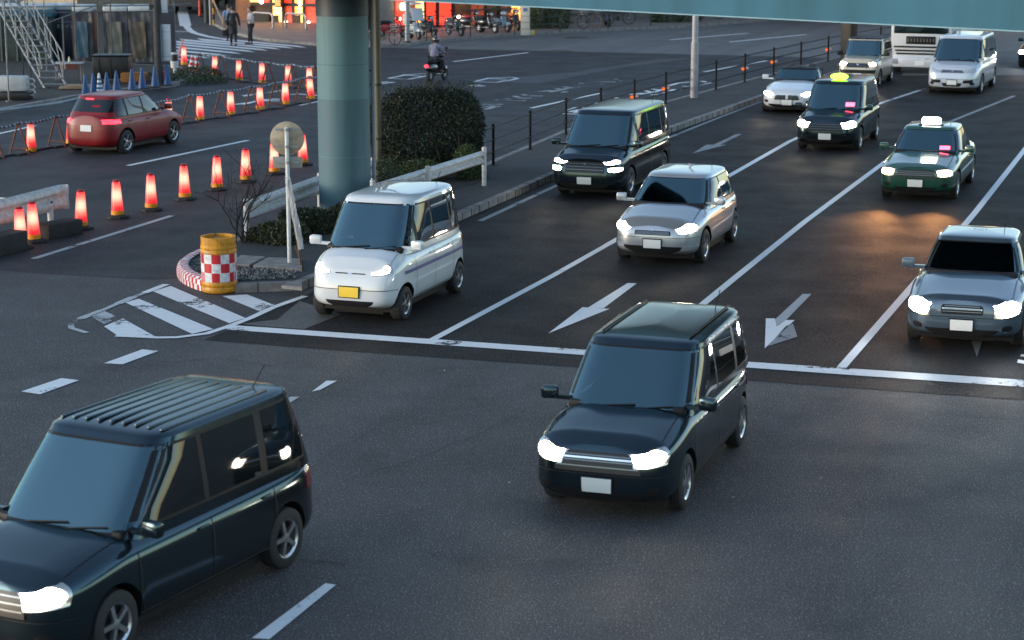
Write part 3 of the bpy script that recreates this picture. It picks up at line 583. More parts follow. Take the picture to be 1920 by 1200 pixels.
def hatch_kind(**k):
    d = dict(L=3.85, W=1.69, H=1.5, zb=.18, lean=.2, n=5, m=5, prof=[(0, .70), (-.3, .84), (-1.0, .97), (-1.3, .97), (-3.3, 1.02), (-3.85, .98)], belt=.97, rz=1.44, rc=.9, wx0=-.92, wx1=-1.72, rx0=-3.75, rx1=-3.35, wb=.78, wr_=.62, tn=5,
        win=[(-1.2, -2.2), (-2.28, -3.0), (-3.08, -3.42)], doors=[-1.1, -2.23, -3.1], ax=[-.78, -3.16], wr=.31, hl=[[(.46, .60), (.78, .64), (.80, .80), (.55, .76)]], lit=[0], lamp=LAMP,
        front=[('grille', [(-.34, .58), (.34, .58), (.36, .66), (-.36, .66)], TRIM), ('air_intake', [(-.45, .24), (.45, .24), (.6, .38), (-.6, .38)], TRIM)], fog=[[(.55, .30), (.7, .31), (.7, .39), (.55, .39)]], cat='hatchback'); d.update(k); return d
def sedan_kind(**k):
    d = dict(L=4.7, W=1.72, H=1.5, zb=.19, lean=.10, n=6.5, m=5.5, prof=[(0, .74), (-.2, .80), (-1.3, .93), (-1.6, .93), (-3.6, .95), (-4.5, .93), (-4.7, .90)], belt=.93, rz=1.42, rc=.9, wx0=-1.25, wx1=-1.98, rx0=-3.85, rx1=-3.2, wb=.78, wr_=.60, tn=6,
        win=[(-1.55, -2.5), (-2.58, -3.4)], doors=[-1.35, -2.54, -3.5], ax=[-.85, -3.62], wr=.31, hl=[[(.48, .57), (.79, .58), (.79, .74), (.48, .72)]], lit=[0], lamp=LAMP,
        front=[('grille', [(-.42, .56), (.42, .56), (.40, .72), (-.40, .72)], MATS.get('grille_dark') or TRIM), ('air_intake', [(-.5, .24), (.5, .24), (.5, .33), (-.5, .33)], TRIM)], cat='sedan'); d.update(k); return d
# --- the nearest black van
BIG = D(2900)
rt = make_car('taxi', (-32, 1262), BIG, BLACK, 'large black ribbed roof taxi van cut off by the bottom left corner', **taxi_kind(L=4.35, W=1.74, H=1.8, rz=1.74))[0]
b = MB()
for y in [-.62 + .155 * i for i in range(9)]: b.box((-2.78, y * .92, 1.808 - .05 * abs(y) ** 2), (1.75, .035, .02), bev=.009)
b.build('roof_rib', BLACK, rt)
# --- black taxi in the middle
t1, s1, FP1, SP1 = make_car('taxi', (1118, 980), LANE, BLACK, 'glossy black taxi crossing the stop line in the middle of the junction', **taxi_kind(L=4.2, W=1.64, rz=1.62, wb=.775, wr_=.67, hl=[[(.40, .62), (.74, .66), (.76, .85), (.38, .79)]]))
b = MB(); b.box((-.35, 0, .85), (.02, .5, .02)); 
FP1('grille_bar', [(-.47, .70), (.47, .70), (.47, .72), (-.47, .72)], CHROME, off=.016)
b = MB()
for y in (-.52, .52): b.box((-2.9, y, 1.685), (1.9, .03, .02), bev=.008)
b.build('roof_rail', TRIM, t1)
# --- white kei van
k1, s2, FP2, SP2 = make_car('minivan', (655, 606), LANE, WHITE, 'small white van with a yellow number plate beside the nose of the island', **minivan_kind(L=3.5, W=1.56, H=1.88, zb=.2, lean=.16, n=6, m=5.5, prof=[(0, .82), (-.2, .98), (-.62, 1.08), (-1.0, 1.08), (-3.4, 1.1)], belt=1.08, rz=1.80, rc=1.3, wx0=-.5, wx1=-1.12, rx0=-3.37, rx1=-3.2, wb=.745, wr_=.64, tn=5.5,
    win=[(-.72, -1.05), (-1.15, -1.75), (-1.83, -2.55), (-2.62, -3.2)], doors=[-.95, -1.78, -2.62], ax=[-.55, -2.95], wr=.27, hl=[[(.40, .76), (.69, .80), (.70, 1.0), (.46, .94)]], lit=[0], plate=PLATEY, front=[('grille', [(-.3, .78), (.3, .78), (.3, .84), (-.3, .84)], TRIM), ('air_intake', [(-.42, .26), (.42, .26), (.42, .36), (-.42, .36)], TRIM)], platez=.5))
b = MB(); blue = mat('stripe_blue', (.02, .04, .2), .4)
for a in range(24):
    x0, x1 = -.5 - a * .11, -.61 - a * .11; z = .74
    p = [SP2(x0, z, 1, .004), SP2(x1, z, 1, .004), SP2(x1, z + .05, 1, .004), SP2(x0, z + .05, 1, .004)]; b.add(p, [(0, 1, 2, 3)])
b.build('side_stripe', blue, k1)
# --- black minivan by the median
make_car('minivan', (1095, 374), LANE, BLACK, 'black minivan with two stacked headlights per side next to the median kerb', **minivan_kind())
# --- silver hatchback
make_car('hatchback', (1222, 500), LANE, SILVER, 'silver hatchback ahead of the black minivan behind the straight arrow marking', **hatch_kind(pillar=SILVER))
# --- green taxi
t2, s3, FP3, SP3 = make_car('taxi', (1714, 379), D(2330), GREEN, 'dark green taxi saloon with a white lit roof sign', **sedan_kind(lamp=LAMPW, cat='taxi', L=4.6, mirrors=True))
# --- grey blue saloon
make_car('sedan', (1800, 662), D(2200), GREY, 'blue grey saloon in the rightmost lane by the edge of the picture', **sedan_kind(lamp=LAMPC, W=1.78, H=1.46, L=4.6, n=5.5, rz=1.38, hl=[[(.46, .53), (.84, .57), (.84, .80), (.52, .78)]], front=[('grille', [(-.3, .58), (.3, .58), (.34, .74), (-.34, .74)], TRIM), ('grille_bar', [(-.3, .65), (.3, .65), (.3, .67), (-.3, .67)], CHROME), ('air_intake', [(-.5, .24), (.5, .24), (.55, .36), (-.55, .36)], TRIM)]))
# --- black taxi with green roof lamp
t3, s4, FP4, SP4 = make_car('taxi', (1545, 286), LANE, BLACK, 'black taxi with a glowing yellow green roof lamp', **taxi_kind())
# --- white roadster
z1, s5, FP5, SP5 = make_car('sports_car', (1474, 214), D(2150), WHITE, 'low white sports car with a dark soft top beside the median kerb', **hatch_kind(cat='sports car', L=4.2, W=1.79, H=1.29, zb=.15, lean=.22, n=4.2, m=4.5, prof=[(0, .60), (-.3, .72), (-1.4, .86), (-1.9, .88), (-3.4, .9), (-4.2, .82)], belt=.88, rz=1.23, rc=.8, wx0=-1.5, wx1=-2.1, rx0=-3.5, rx1=-2.85, wb=.76, wr_=.58, tn=5,
    win=[(-1.8, -2.85)], doors=[-1.65, -2.9], ax=[-.8, -3.4], wr=.33, hl=[[(.50, .52), (.82, .58), (.82, .68), (.55, .66)]], front=[('grille', [(-.38, .44), (-.04, .44), (-.04, .58), (-.38, .60)], TRIM), ('grille', [(.04, .44), (.38, .44), (.38, .60), (.04, .58)], TRIM), ('air_intake', [(-.6, .2), (.6, .2), (.6, .3), (-.6, .3)], TRIM)], roofmat=TRIM, pillar=TRIM, fog=[], platez=.36))
# --- two tone kei wagon
pj, pk = P(1654.5, 169.6), P(1689.5, 156.5); dj = (pk - pj).normalized()
make_car('minivan', (1606, 164), (LANE + dj * .4).normalized(), CREAM, 'small boxy cream wagon with a black roof behind the taxi with the green lamp', **minivan_kind(cat='small car', L=3.4, W=1.475, H=1.66, n=7, prof=[(0, .88), (-.15, .96), (-.85, 1.02), (-3.4, 1.06)], belt=1.02, rz=1.60, wx0=-.85, wx1=-1.25, rx0=-3.36, rx1=-3.2, wb=.70, wr_=.62, win=[(-1.05, -1.75), (-1.83, -2.55), (-2.62, -3.2)], doors=[-.95, -1.78, -2.6], ax=[-.6, -3.0], wr=.29, lamp=LAMPW,
    hl=[[(.42, .74), (.66, .74), (.66, .90), (.42, .90)]], lit=[0], roofmat=TRIM, front=[('grille', [(-.40, .70), (.40, .70), (.40, .88), (-.40, .88)], TRIM), ('bonnet_band', [(-.6, .5), (.6, .5), (.64, .62), (-.64, .62)], TRIM)], mmat=TRIM))
# --- silver minivan
pa, pb = P(1833, 182), P(1872, 166); dl = (pb - pa).normalized()
make_car('minivan', (1783, 178), (LANE * .6 + dl * .4).normalized(), paint('paint_pearl', (.55, .58, .62), .2), 'pearl silver minivan driving in front of the white truck', **minivan_kind(H=1.9, L=4.8, W=1.84, wb=.87, wr_=.76, rz=1.84, lit=[], lean=.2, n=6, glass=GLASS, hl=[[(.42, .74), (.80, .76), (.80, .90), (.40, .86)]], front=[('grille', [(-.40, .74), (.40, .74), (.38, .84), (-.38, .84)], mat('grille_satin', (.16, .18, .2), .3, .8)), ('air_intake', [(-.30, .28), (.30, .28), (.34, .40), (-.34, .40)], TRIM), ('air_intake', [(-.7, .40), (-.38, .40), (-.38, .50), (-.7, .52)], TRIM), ('air_intake', [(.38, .40), (.7, .40), (.7, .52), (.38, .50)], TRIM)]))
# --- dark car at the right edge
make_car('sedan', (1944, 130), D(2700), BLACK, 'black car half out of the picture at the top of the right edge', **sedan_kind(lamp=LAMPC))
# --- red hatchback driving away
rc_, s6, FP6, SP6 = make_car('hatchback', (163, 291), D(2450), RED, 'dark red car driving away between the lit cones with its tail lights on', rear=True, **hatch_kind(lit=[], braking=True, lamp=LAMPO, tl=[[(.50, .82), (.82, .82), (.82, .93), (.5, .93)]], rz=1.46))
b = MB(); b.box((-3.6, 0, 1.44), (.03, .22, .03)); b.build('brake_light', TAIL, rc_)
# roof lamps, lit signs in the windscreens
b = MB(); b.ell((-1.95, 0, 1.83), (.13, .24, .09)); b.build('roof_lamp', mat('green_lamp', (.5, .9, .05), .3, emit=(.45, 1, .03), es=2.6), t3)
b = MB(); b.box((-2.25, 0, 1.56), (.16, .42, .17), bev=.04); b.build('roof_sign', mat('white_sign', (1, 1, 1), .3, emit=(.95, 1, .88), es=5), t2)
b = MB(); b.box((-2.25, 0, 1.475), (.26, .55, .03), bev=.01); b.build('sign_base', TRIM, t2)
RLED = mat('red_display', (.5, .02, .03), .3, emit=(1, .08, .14), es=2.2)
for car, s_, t_ in ((t3, s4, .22), (t2, s3, .24)):
    a = s_.cp(1, .42, t_, .014); c = s_.cp(1, .72, t_, .014); b = MB(); up = (s_.cp(1, .5, t_ + .13, .014) - s_.cp(1, .5, t_, .014)); b.add([a, c, c + up, a + up], [(0, 1, 2, 3)]); o = b.build('vacancy_display', RLED, car)
# plates of light on the road from lit headlights
for o in list(bpy.data.objects):
    if o.type == 'EMPTY' and o.get('category') in ('taxi', 'minivan', 'hatchback', 'sedan', 'sports car', 'small car') and 'pearl' not in o['label'] and 'driving away' not in o['label']:
        wm = 'dark green taxi' in o['label']
        for y in (-.6, .6): spot(o, .06, y, .7, 120 if wm else 40 if 'boxy' in o['label'] else 9, (1, .42, .14) if wm else (1, .8, .55))
# --- white truck
tr = root('truck', P(1724, 139), rz_of(-(LANE + dl * .3).normalized()), 'white truck with a wide black windscreen behind the pearl minivan', 'truck')
TW = paint('truck_white', (.6, .61, .63)); b = MB(); b.box((-.95, 0, 1.75), (1.9, 2.3, 2.6), bev=.12); b.build('cab', TW, tr)
b = MB(); b.box((-5.6, 0, 2.0), (7.2, 2.35, 2.5), bev=.03); b.build('cargo_box', TW, tr)
b = MB(); b.box((-.02, 0, 1.97), (.08, 2.06, .92), bev=.035); b.build('windscreen', GLASS, tr)
b = MB(); b.box((.0, 0, 1.27), (.04, 1.1, .30), bev=.01); b.build('grille_panel', TRIM, tr)
b = MB(); [b.box((.022, -.48 + i * .12, 1.27), (.006, .035, .12)) for i in range(9)]; b.build('panel_pattern', mat('panel_grey', (.12, .11, .10), .5), tr)
b = MB(); [b.box((.0, 0, z), (.05, 2.0 - .1 * i, .06)) for i, z in enumerate((1.02, .88, .76))]; b.build('grille', TRIM, tr)
b = MB(); b.box((.0, 0, .45), (.3, 2.3, .38), bev=.05); b.build('bumper', TW, tr)
for y in (-.95, .95):
    b = MB(); b.box((.145, y, .48), (.03, .3, .2), bev=.01); b.build('headlight', LAMPO, tr)
    b = MB(); b.box((.05, y * 1.28, 2.1), (.1, .2, .45), bev=.04); b.box((.0, y * 1.2, 2.3), (.04, .2, .03)); b.build('mirror', TRIM, tr)
for x in (-.95, -5.5, -7.6):
    for sg in (-1, 1): wheel(tr, x, sg * 1.0, .45, sg, w_=.28)
b = MB(); b.box((-4.5, 0, .7), (8.5, .9, .25)); b.build('chassis', TRIM, tr)
b = MB(); b.box((.152, 0, .42), (.012, .34, .17)); b.build('license_plate', PLATE, tr)
# ================================================================ FOOTBRIDGE
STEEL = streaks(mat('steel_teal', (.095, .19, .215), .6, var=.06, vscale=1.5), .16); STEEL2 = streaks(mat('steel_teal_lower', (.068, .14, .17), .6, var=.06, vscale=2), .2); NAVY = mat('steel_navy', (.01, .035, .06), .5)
GIRD = streaks(mat('girder_blue', (.045, .135, .19), .75, var=.1, vscale=.6), .2, (1.2, 1.2, .2)); GIRD.node_tree.nodes['Principled BSDF'].inputs['Specular IOR Level'].default_value = .2
pb_ = P(648, 413); br = root('footbridge', pb_, 0, 'blue steel footbridge with a thick round pier crossing above the road', 'footbridge')
b = MB(); rr = .53
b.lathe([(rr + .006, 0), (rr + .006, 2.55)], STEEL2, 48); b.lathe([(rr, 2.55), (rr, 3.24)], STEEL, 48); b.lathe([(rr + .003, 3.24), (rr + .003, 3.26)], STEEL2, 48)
b.lathe([(rr, 3.26), (rr, 4.22)], STEEL, 48); b.lathe([(rr + .012, 4.22), (rr + .012, 5.6)], NAVY, 48); b.lathe([(rr + .1, 0), (rr + .1, .06)], STEEL2, 48); b.lathe([(rr + .009, 1.36), (rr + .009, 1.375)], STEEL, 48)  # navy sleeve at the pier top: shade under the deck put into the colour
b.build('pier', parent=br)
gl, gr_ = P(700, -1.5, 4.7), P(1920, 60, 4.7); gd = (gr_ - gl).normalized(); gn = Vector((-gd.y, gd.x, 0));
if gn.y < 0: gn = -gn
ga = gl - gd * 14; gb = gr_ + gd * 22; mid_ = (ga + gb) / 2 - pb_; Lg = (gb - ga).length; ang = math.atan2(gd.y, gd.x); Wd = 3.6
b = MB(); c = mid_ + gn * .06; b.box((c.x, c.y, 5.55), (Lg, .12, 1.66), GIRD, rz=ang)
c = mid_ + gn * .10; b.box((c.x, c.y, 4.712), (Lg, .30, .022), mat('girder_flange', (.10, .24, .31), .5), rz=ang); b.build('girder', parent=br)
b = MB(); c = mid_ + gn * (Wd - .06); b.box((c.x, c.y, 5.5), (Lg, .12, 1.5), GIRD, rz=ang); b.build('girder', parent=br)
b = MB(); c = mid_ + gn * Wd / 2; b.box((c.x, c.y, 5.75), (Lg, Wd - .26, .25), NAVY, rz=ang); b.build('deck', parent=br)
b = MB(); b.box((c.x * 0 + gn.x * .6, gn.y * .6, 5.3), (.5, Wd * .8, .6), NAVY, rz=ang); b.build('crossbeam', parent=br)
for k in (.1, Wd - .1):
    b = MB(); c = mid_ + gn * k; b.box((c.x, c.y, 7.35), (Lg, .06, .05), GIRD, rz=ang)
    for i in range(int(Lg / 1.5)): q = ga - pb_ + gd * (i * 1.5 + .5) + gn * k; b.box((q.x, q.y, 6.85), (.05, .05, .98), GIRD, rz=ang)
    b.build('railing', parent=br)
b = MB(); q = Vector((.60, .10, 0)); b.tube([q, q + Vector((0, 0, 5.4))], .04, mat('pipe_grey', (.22, .25, .27), .5)); [b.box((q.x - .04, q.y, z), (.12, .06, .04), NAVY) for z in (.8, 2.0, 3.1)]; b.build('drainpipe', parent=br)
# dark column further along
q = P(1590, 131); b = MB(); b.box((0, 0, 2.9), (.46, .46, 5.8), mat('column_brown', (.012, .009, .008), .5), rz=ang, bev=.03); b.box((0, 0, .2), (.62, .62, .1), rz=ang); o = b.build('column', MATS['column_brown']); o.location = q; tag(o, 'square dark brown steel column standing at the end of the pipe fence', 'column')
# ---------------------------------------------------------------- poles
OLIVE = mat('pole_olive', (.075, .07, .045), .5, var=.3, vscale=2); GALV = mat('galvanised', (.30, .31, .33), .45, .4, var=.25, vscale=4); DARK = mat('dark_iron', (.012, .012, .014), .5)
r = root('lamp_pole', P(711, 348), 0, 'olive street pole with dark clamps beside the thick blue pier', 'pole')
b = MB(); b.tube([(0, 0, 0), (0, 0, 4.4)], .078, n=16); b.lathe([(.13, 0), (.13, .05), (.09, .08)], n=16); b.build('pole', OLIVE, r)
for z in (1.1, 2.35, 4.32): b = MB(); b.lathe([(.095, z - .03), (.095, z + .03)], n=16); b.box((-.14, 0, z), (.2, .05, .04)); b.build('clamp', DARK, r)
b = MB(); b.tube([(0, 0, 4.3), (.05, 0, 4.55), (.3, .1, 4.9), (.5, .2, 5.6)], .1, n=10); b.tube([(-.02, 0, 4.3), (0, 0, 4.85)], .09, n=10); b.build('bracket', DARK, r)
r = root('lamp_pole', P(1301, 192), 0, 'galvanised grey lamp pole standing on the median behind the pipe fence', 'pole')
b = MB(); b.tube([(0, 0, 0), (0, 0, 1.95)], .125, n=18); b.lathe([(.115, 1.95), (.10, 2.0), (.10, 9)], n=18); b.lathe([(.2, .0), (.2, .03)], n=18)
for z in (.4, 1.1, 1.55): b.box((0, -.122, z), (.02, .02, .05))
b.build('pole', mat('pole_grey', (.30, .29, .31), .5, .2, var=.2, vscale=3), r); b = MB(); b.tube([(0, 0, 8.9), (-.4, -.1, 9.2), (-1.6, -.4, 9.3)], .05); b.build('arm', GALV, r); b = MB(); b.box((-1.8, -.45, 9.28), (.7, .28, .12), bev=.04); b.build('lamp_head', GALV, r)
r = root('road_sign', P(543.5, 514), 0, 'round road sign seen from behind on a white post at the island nose', 'road sign')
b = MB(); b.tube([(0, 0, 0), (0, 0, 2.62)], .036, n=14); b.build('post', mat('post_white', (.62, .63, .64), .45, var=.2, vscale=5), r)
SB = mat('sign_back', (.36, .30, .22), .6, .1, var=.3, vscale=6)
b = MB(); b.lathe([(.295, -.062), (.30, -.058), (.30, -.05), (.285, -.047)], SB, 40, (0, 0, 2.42), 'Y'); v = b.v; b.build('sign_disc', SB, r).location = (0, .11, 0)
b = MB(); b.box((.0, .055, 2.0), (.52, .012, .2), bev=.005); b.build('supplementary_plate', mat('plate_back', (.27, .27, .25), .5, .3, var=.2), r)
b = MB()
for z in (2.28, 2.58, 2.0): b.box((0, .035, z), (.40, .012, .035)); b.lathe([(.042, z - .025), (.042, z + .025)], n=12)
b.build('bracket', GALV, r)
r = root('delineator_post', P(557, 519), 0, 'narrow post wrapped in clear plastic film leaning beside the white sign post', 'post')
b = MB(); b.tube([(.10, 0, 0), (-.12, .05, 1.72)], .022, n=8); b.tube([(.16, .02, 0), (-.02, .05, .55)], .018, n=8); b.build('post', mat('post_rust', (.10, .055, .03), .7), r)
b = MB(); pts = [Vector((.085 - .22 * i / 14, .005 + .05 * i / 14, .5 + 1.25 * i / 14)) for i in range(15)]
vs = []; 
for i, p_ in enumerate(pts):
    for k in range(10): a = k * .628; rr_ = .05 + rnd.uniform(-.012, .014); vs.append(p_ + Vector((math.cos(a) * rr_, math.sin(a) * rr_, rnd.uniform(-.02, .02))))
b.add(vs, [(i * 10 + k, i * 10 + (k + 1) % 10, (i + 1) * 10 + (k + 1) % 10, (i + 1) * 10 + k) for i in range(14) for k in range(10)])
pf = mat('plastic_film', (.6, .62, .63), .12, coat=.5); pf.node_tree.nodes['Principled BSDF'].inputs['Alpha'].default_value = .55; b.build('plastic_wrap', pf, r)
# ---------------------------------------------------------------- pipe fence on the median
IR = mat('fence_iron', (.010, .008, .008), .5); IR.node_tree.nodes['Principled BSDF'].inputs['Specular IOR Level'].default_value = .15; ORR = mat('reflector_orange_glow', (.8, .13, .02), .3, emit=(1, .15, .02), es=.25); ORP = mat('reflector_pale', (.5, .35, .33), .4)  # orange reflector discs glow by themselves: returned light set as emission
fp = [(862, 345), (925, 321), (994, 291), (1061, 262), (1126, 239), (1189, 220), (1248, 203), (1342, 177), (1396, 162), (1450, 148), (1501, 135), (1552, 122.5), (1600, 111), (1650, 101), (1700, 93)]
fr = root('pipe_fence', P(*fp[0]), 0, 'long black pipe fence with three rails along the median', 'fence'); o0 = P(*fp[0]); pts = [P(*p) - o0 for p in fp]
for i, p_ in enumerate(pts):
    b = MB(); b.tube([p_, p_ + Vector((0, 0, 1.13))], .036, n=10); b.ell(p_ + Vector((0, 0, 1.135)), (.045, .045, .03), n=10, k=4); b.lathe([(.09, .15), (.09, .165)], n=12, c=(p_.x, p_.y, 0)); b.build('post', IR, fr)
for z in (1.08, .78, .48):
    b = MB()
    for a, c in zip(pts, pts[1:]): b.tube([a + Vector((0, 0, z)), c + Vector((0, 0, z))], .021, n=8)
    b.build('rail', IR, fr)
for i in (5, 6, 8, 9, 11, 13):
    b = MB(); b.lathe([(.055, -.06), (.055, -.05)], ORR, 14, pts[i] + Vector((-.08, 0, .62)), 'Y'); b.lathe([(.05, -.06), (.05, -.05)], ORP, 14, pts[i] + Vector((.07, -.02, .66)), 'Y'); b.build('reflector', parent=fr)
# ---------------------------------------------------------------- guardrails
GRW = mat('guardrail_white', (.55, .57, .58), .4, var=.12, vscale=9, dark=(.42, .40, .38))
def wbeam(p, q, z, m, par, curl=0, h=.35):
    """corrugated beam between two points"""
    d = (q - p); L_ = d.length; d.normalize(); nn = Vector((d.y, -d.x, 0)); prof = [(0, -h / 2), (.03, -h * .46), (.085, -h * .32), (.085, -h * .2), (.015, -h * .06), (.015, h * .06), (.085, h * .2), (.085, h * .32), (.03, h * .46), (0, h / 2)]
    st_ = [p, q] if not curl else [p, q - d * .3, q - d * .18, q - d * .08, q - d * .02, q, q - d * .02]; of = [0, 0] if not curl else [0, 0, .005, .02, .06, .12, .17]
    b = MB(); vs = []
    for s_, o_ in zip(st_, of):
        fl = 1 if not o_ else max(.15, 1 - o_ * 8)
        for back in (0, .006): vs += [s_ - nn * (o_ * -curl + back) + nn * a * fl + Vector((0, 0, z + zz)) for a, zz in prof]
    K = len(prof); fs = []
    for i in range(len(st_) - 1):
        for k in range(K - 1):
            A = i * 2 * K + k; B = (i + 1) * 2 * K + k; fs += [(A, A + 1, B + 1, B), (A + K, B + K, B + K + 1, A + K + 1)]
        for k in (0, K - 1): A = i * 2 * K + k; B = (i + 1) * 2 * K + k; fs.append((A, B, B + K, A + K))
    b.add(vs, fs, m, True); return b.build('beam', parent=par)
a, c = P(760, 372), P(908, 364); 
g1 = root('guardrail', P(908, 361), 0, 'dirty white corrugated guardrail on the median in front of the large bush', 'guardrail'); o0 = P(908, 361)
e = P(820, 396) - o0; wbeam(P(700, 434) - o0, Vector((-.06, 0, 0)), .80, GRW, g1, h=.3)
for p_ in (Vector((0, 0, 0)), P(803, 403) - o0, P(700, 434) - o0): b = MB(); b.tube([p_, p_ + Vector((0, 0, 1.02))], .055, n=14); b.ell(p_ + Vector((0, 0, 1.02)), (.055, .055, .03), n=14, k=6); b.build('post', GRW, g1)
g2 = root('guardrail', P(461, 456), 0, 'bluish white guardrail running past the bare shrub behind the pier', 'guardrail'); o0 = P(461, 456)
wbeam(Vector((0, 0, 0)), P(600, 401) - o0, .62, GRW, g2, h=.4); wbeam(P(600, 401) - o0, P(700, 368) - o0, .62, GRW, g2, h=.4)
for p_ in (Vector((.02, 0, 0)), P(600, 401) - o0, P(700, 368) - o0): b = MB(); b.tube([p_, p_ + Vector((0, 0, .85))], .05, n=14); b.ell(p_ + Vector((0, 0, .85)), (.05, .05, .03), n=14, k=6); b.build('post', GRW, g2)
g3 = root('guardrail', P(96, 432), 0, 'white guardrail end lit red by the cones at the left edge of the picture', 'guardrail'); o0 = P(96, 432)
dg = (P(96, 432) - P(0, 460)).normalized(); wbeam(-dg * 5 + Vector((0, .1, 0)), dg * .42 + Vector((0, .1, 0)), .62, GRW, g3, curl=1, h=.5)
b = MB(); b.tube([(0, 0, 0), (0, 0, .62)], .06, n=14); b.ell((0, 0, .62), (.06, .06, .02), n=14, k=6); b.build('post', GRW, g3)
b = MB(); [b.lathe([(.018, -.05), (.018, .03)], n=8, c=(x, -.03, z), ax='Y') for x, z in ((-.14, .72), (-.03, .74), (-.12, .52), (.05, .58))]; b.build('bolt', DARK, g3)
# low kerb blocks under that guardrail
for (x0, y0, x1, y1, h, lb) in ((75, 436, 140, 427, .3, 'dark concrete kerb block behind the pair of lit cones'), (-60, 478, 34, 458, .38, 'dark concrete kerb block cut off by the left edge under the guardrail')):
    p_, q = P(x0, y0 + 15), P(x1, y1 + 12); d = q - p_; o = p_ + d / 2; b = MB(); b.box((0, .15, h / 2), (d.length, .42, h), rz=math.atan2(d.y, d.x), bev=.03); ob = b.build('kerb_block', mat('kerb_dark', (.035, .033, .032), .85, var=.3, vscale=6)); ob.location = o; tag(ob, lb, 'kerb block')
r = root('reflector_board', P(-5, 452), rz_of(dg), 'brown striped reflector board with a white edge at the left frame edge', 'reflector board')
b = MB(); b.box((0, 0, .62), (.5, .1, .36), bev=.02); o = b.build('board', mat('board_brown', (.09, .06, .02), .6, var=.7, vscale=18), r); b = MB(); b.box((.27, 0, .62), (.06, .12, .4), bev=.01); b.build('edge_strip', GRW, r); b = MB(); b.tube([(-.1, 0, 0), (-.1, 0, .5)], .03); b.build('post', DARK, r)
# ---------------------------------------------------------------- cushion drum and chevron kerb guard
YEL = streaks(mat('drum_yellow', (.60, .26, .012), .42, var=.3, vscale=7), .35, (14, 14, 1.5)); WH = mat('reflective_white', (.66, .67, .68), .5, var=.3, vscale=14); RD = mat('reflective_red', (.52, .01, .022), .42, var=.12, vscale=9)
r = root('cushion_drum', P(412, 546), R(14), 'yellow crash cushion drum with a red and white chequered band', 'crash drum'); Rr = .30
b = MB(); b.lathe([(.27, .0), (.30, .02), (.305, .05), (.305, .09), (.296, .10), (.296, .115), (.305, .125), (.305, .19), (.297, .2), (.297, .68), (.307, .69), (.307, .73), (.298, .74), (.298, .75), (.306, .76), (.306, .79), (.29, .86), (.295, .87), (.295, .90)], n=48)
b.lathe([(.24, .875), (.235, .80), (.05, .79)], n=40); b.build('drum_body', YEL, r)
b = MB(); N_ = 64
for i in range(N_):
    if i % 16 in (0,): continue
    a0, a1 = 2 * math.pi * i / N_, 2 * math.pi * (i + 1) / N_; vs = [(rad * math.cos(a), rad * math.sin(a), z) for rad in (.298, .255) for a in (a0, a1) for z in (.86, .955)]
    b.add(vs, [(0, 2, 3, 1), (4, 5, 7, 6), (1, 3, 7, 5), (0, 1, 5, 4), (2, 6, 7, 3)])
b.build('rim', YEL, r)
b = MB()
for row in range(3):
    for i in range(96):
        a0 = 2 * math.pi * i / 96; m_ = WH if (i // 8 + row) % 2 else RD; jj = rnd.uniform(-.006, .006) if i % 8 in (0, 7) else 0
        z0_, z1_ = .205 + row * .157, .205 + (row + 1) * .157; rad = .303
        if m_ is RD and rnd.random() < .05: m_ = WH
        vs = [(rad * math.cos(a), rad * math.sin(a), z) for a in (a0, a0 + 2 * math.pi / 96) for z in (z0_, z1_)]; b.add(vs, [(0, 2, 3, 1)], m_, False)
o = b.build('chequered_band', parent=r)
# chevron guard wrapped round the nose kerb
gpts = [P(*p) for p in [(384, 546), (366, 540), (351, 533), (342, 526), (337, 518), (341, 509), (352, 500), (368, 492), (384, 485)]]
dense = []
for a, c in zip(gpts, gpts[1:]): dense += [a.lerp(c, k / 10) for k in range(10)]
dense.append(gpts[-1]); cc = P(400, 515); b = MB(); acc = 0; rows = 6
prof = [(.05, .0), (.055, .10), (.045, .19), (.0, .225), (-.10, .232), (-.15, .215)]
grid = []
for i, p_ in enumerate(dense):
    t = (dense[min(i + 1, len(dense) - 1)] - dense[max(i - 1, 0)]).normalized(); nn = Vector((t.y, -t.x, 0)); 
    if nn.dot(p_ - cc) < 0: nn = -nn
    grid.append([p_ + nn * o_ + Vector((0, 0, z)) for o_, z in prof])
for i in range(len(dense) - 1):
    seg = (dense[i + 1] - dense[i]).length
    for j in range(len(prof) - 1):
        sh = abs(j - 1) * .055 if j < 3 else .05 + j * .01; m_ = RD if ((acc + sh) % .155) < .07 else WH
        g = grid; b.add([g[i][j], g[i + 1][j], g[i + 1][j + 1], g[i][j + 1]], [(0, 1, 2, 3)], m_)
    acc += seg
o = b.build('kerb_guard', fixn=False); rebase(o, gpts[2]); tag(o, 'red and white chevron guard wrapped round the island nose kerb', 'kerb guard')
for i, (x, y, lb) in enumerate(((490, 437, 'nearer'), (525, 419, 'farther'))):
    p_ = P(x, y, .2); b = MB(); ang_ = rz_of(P(600, 396) - P(450, 456))
    for k in range(5): b.box((-.32 + k * .16, 0, 0), (.155, .14, .05), (WH, mat('pink_faded', (.55, .2, .2), .5))[(k + i) % 2])
    o = b.build('kerb_reflector'); o.location = p_; o.rotation_euler = (0, 0, ang_); tag(o, 'pink and white striped kerb reflector, the %s one from the crash drum' % lb, 'reflector', 'striped reflectors on the kerb behind the juniper')
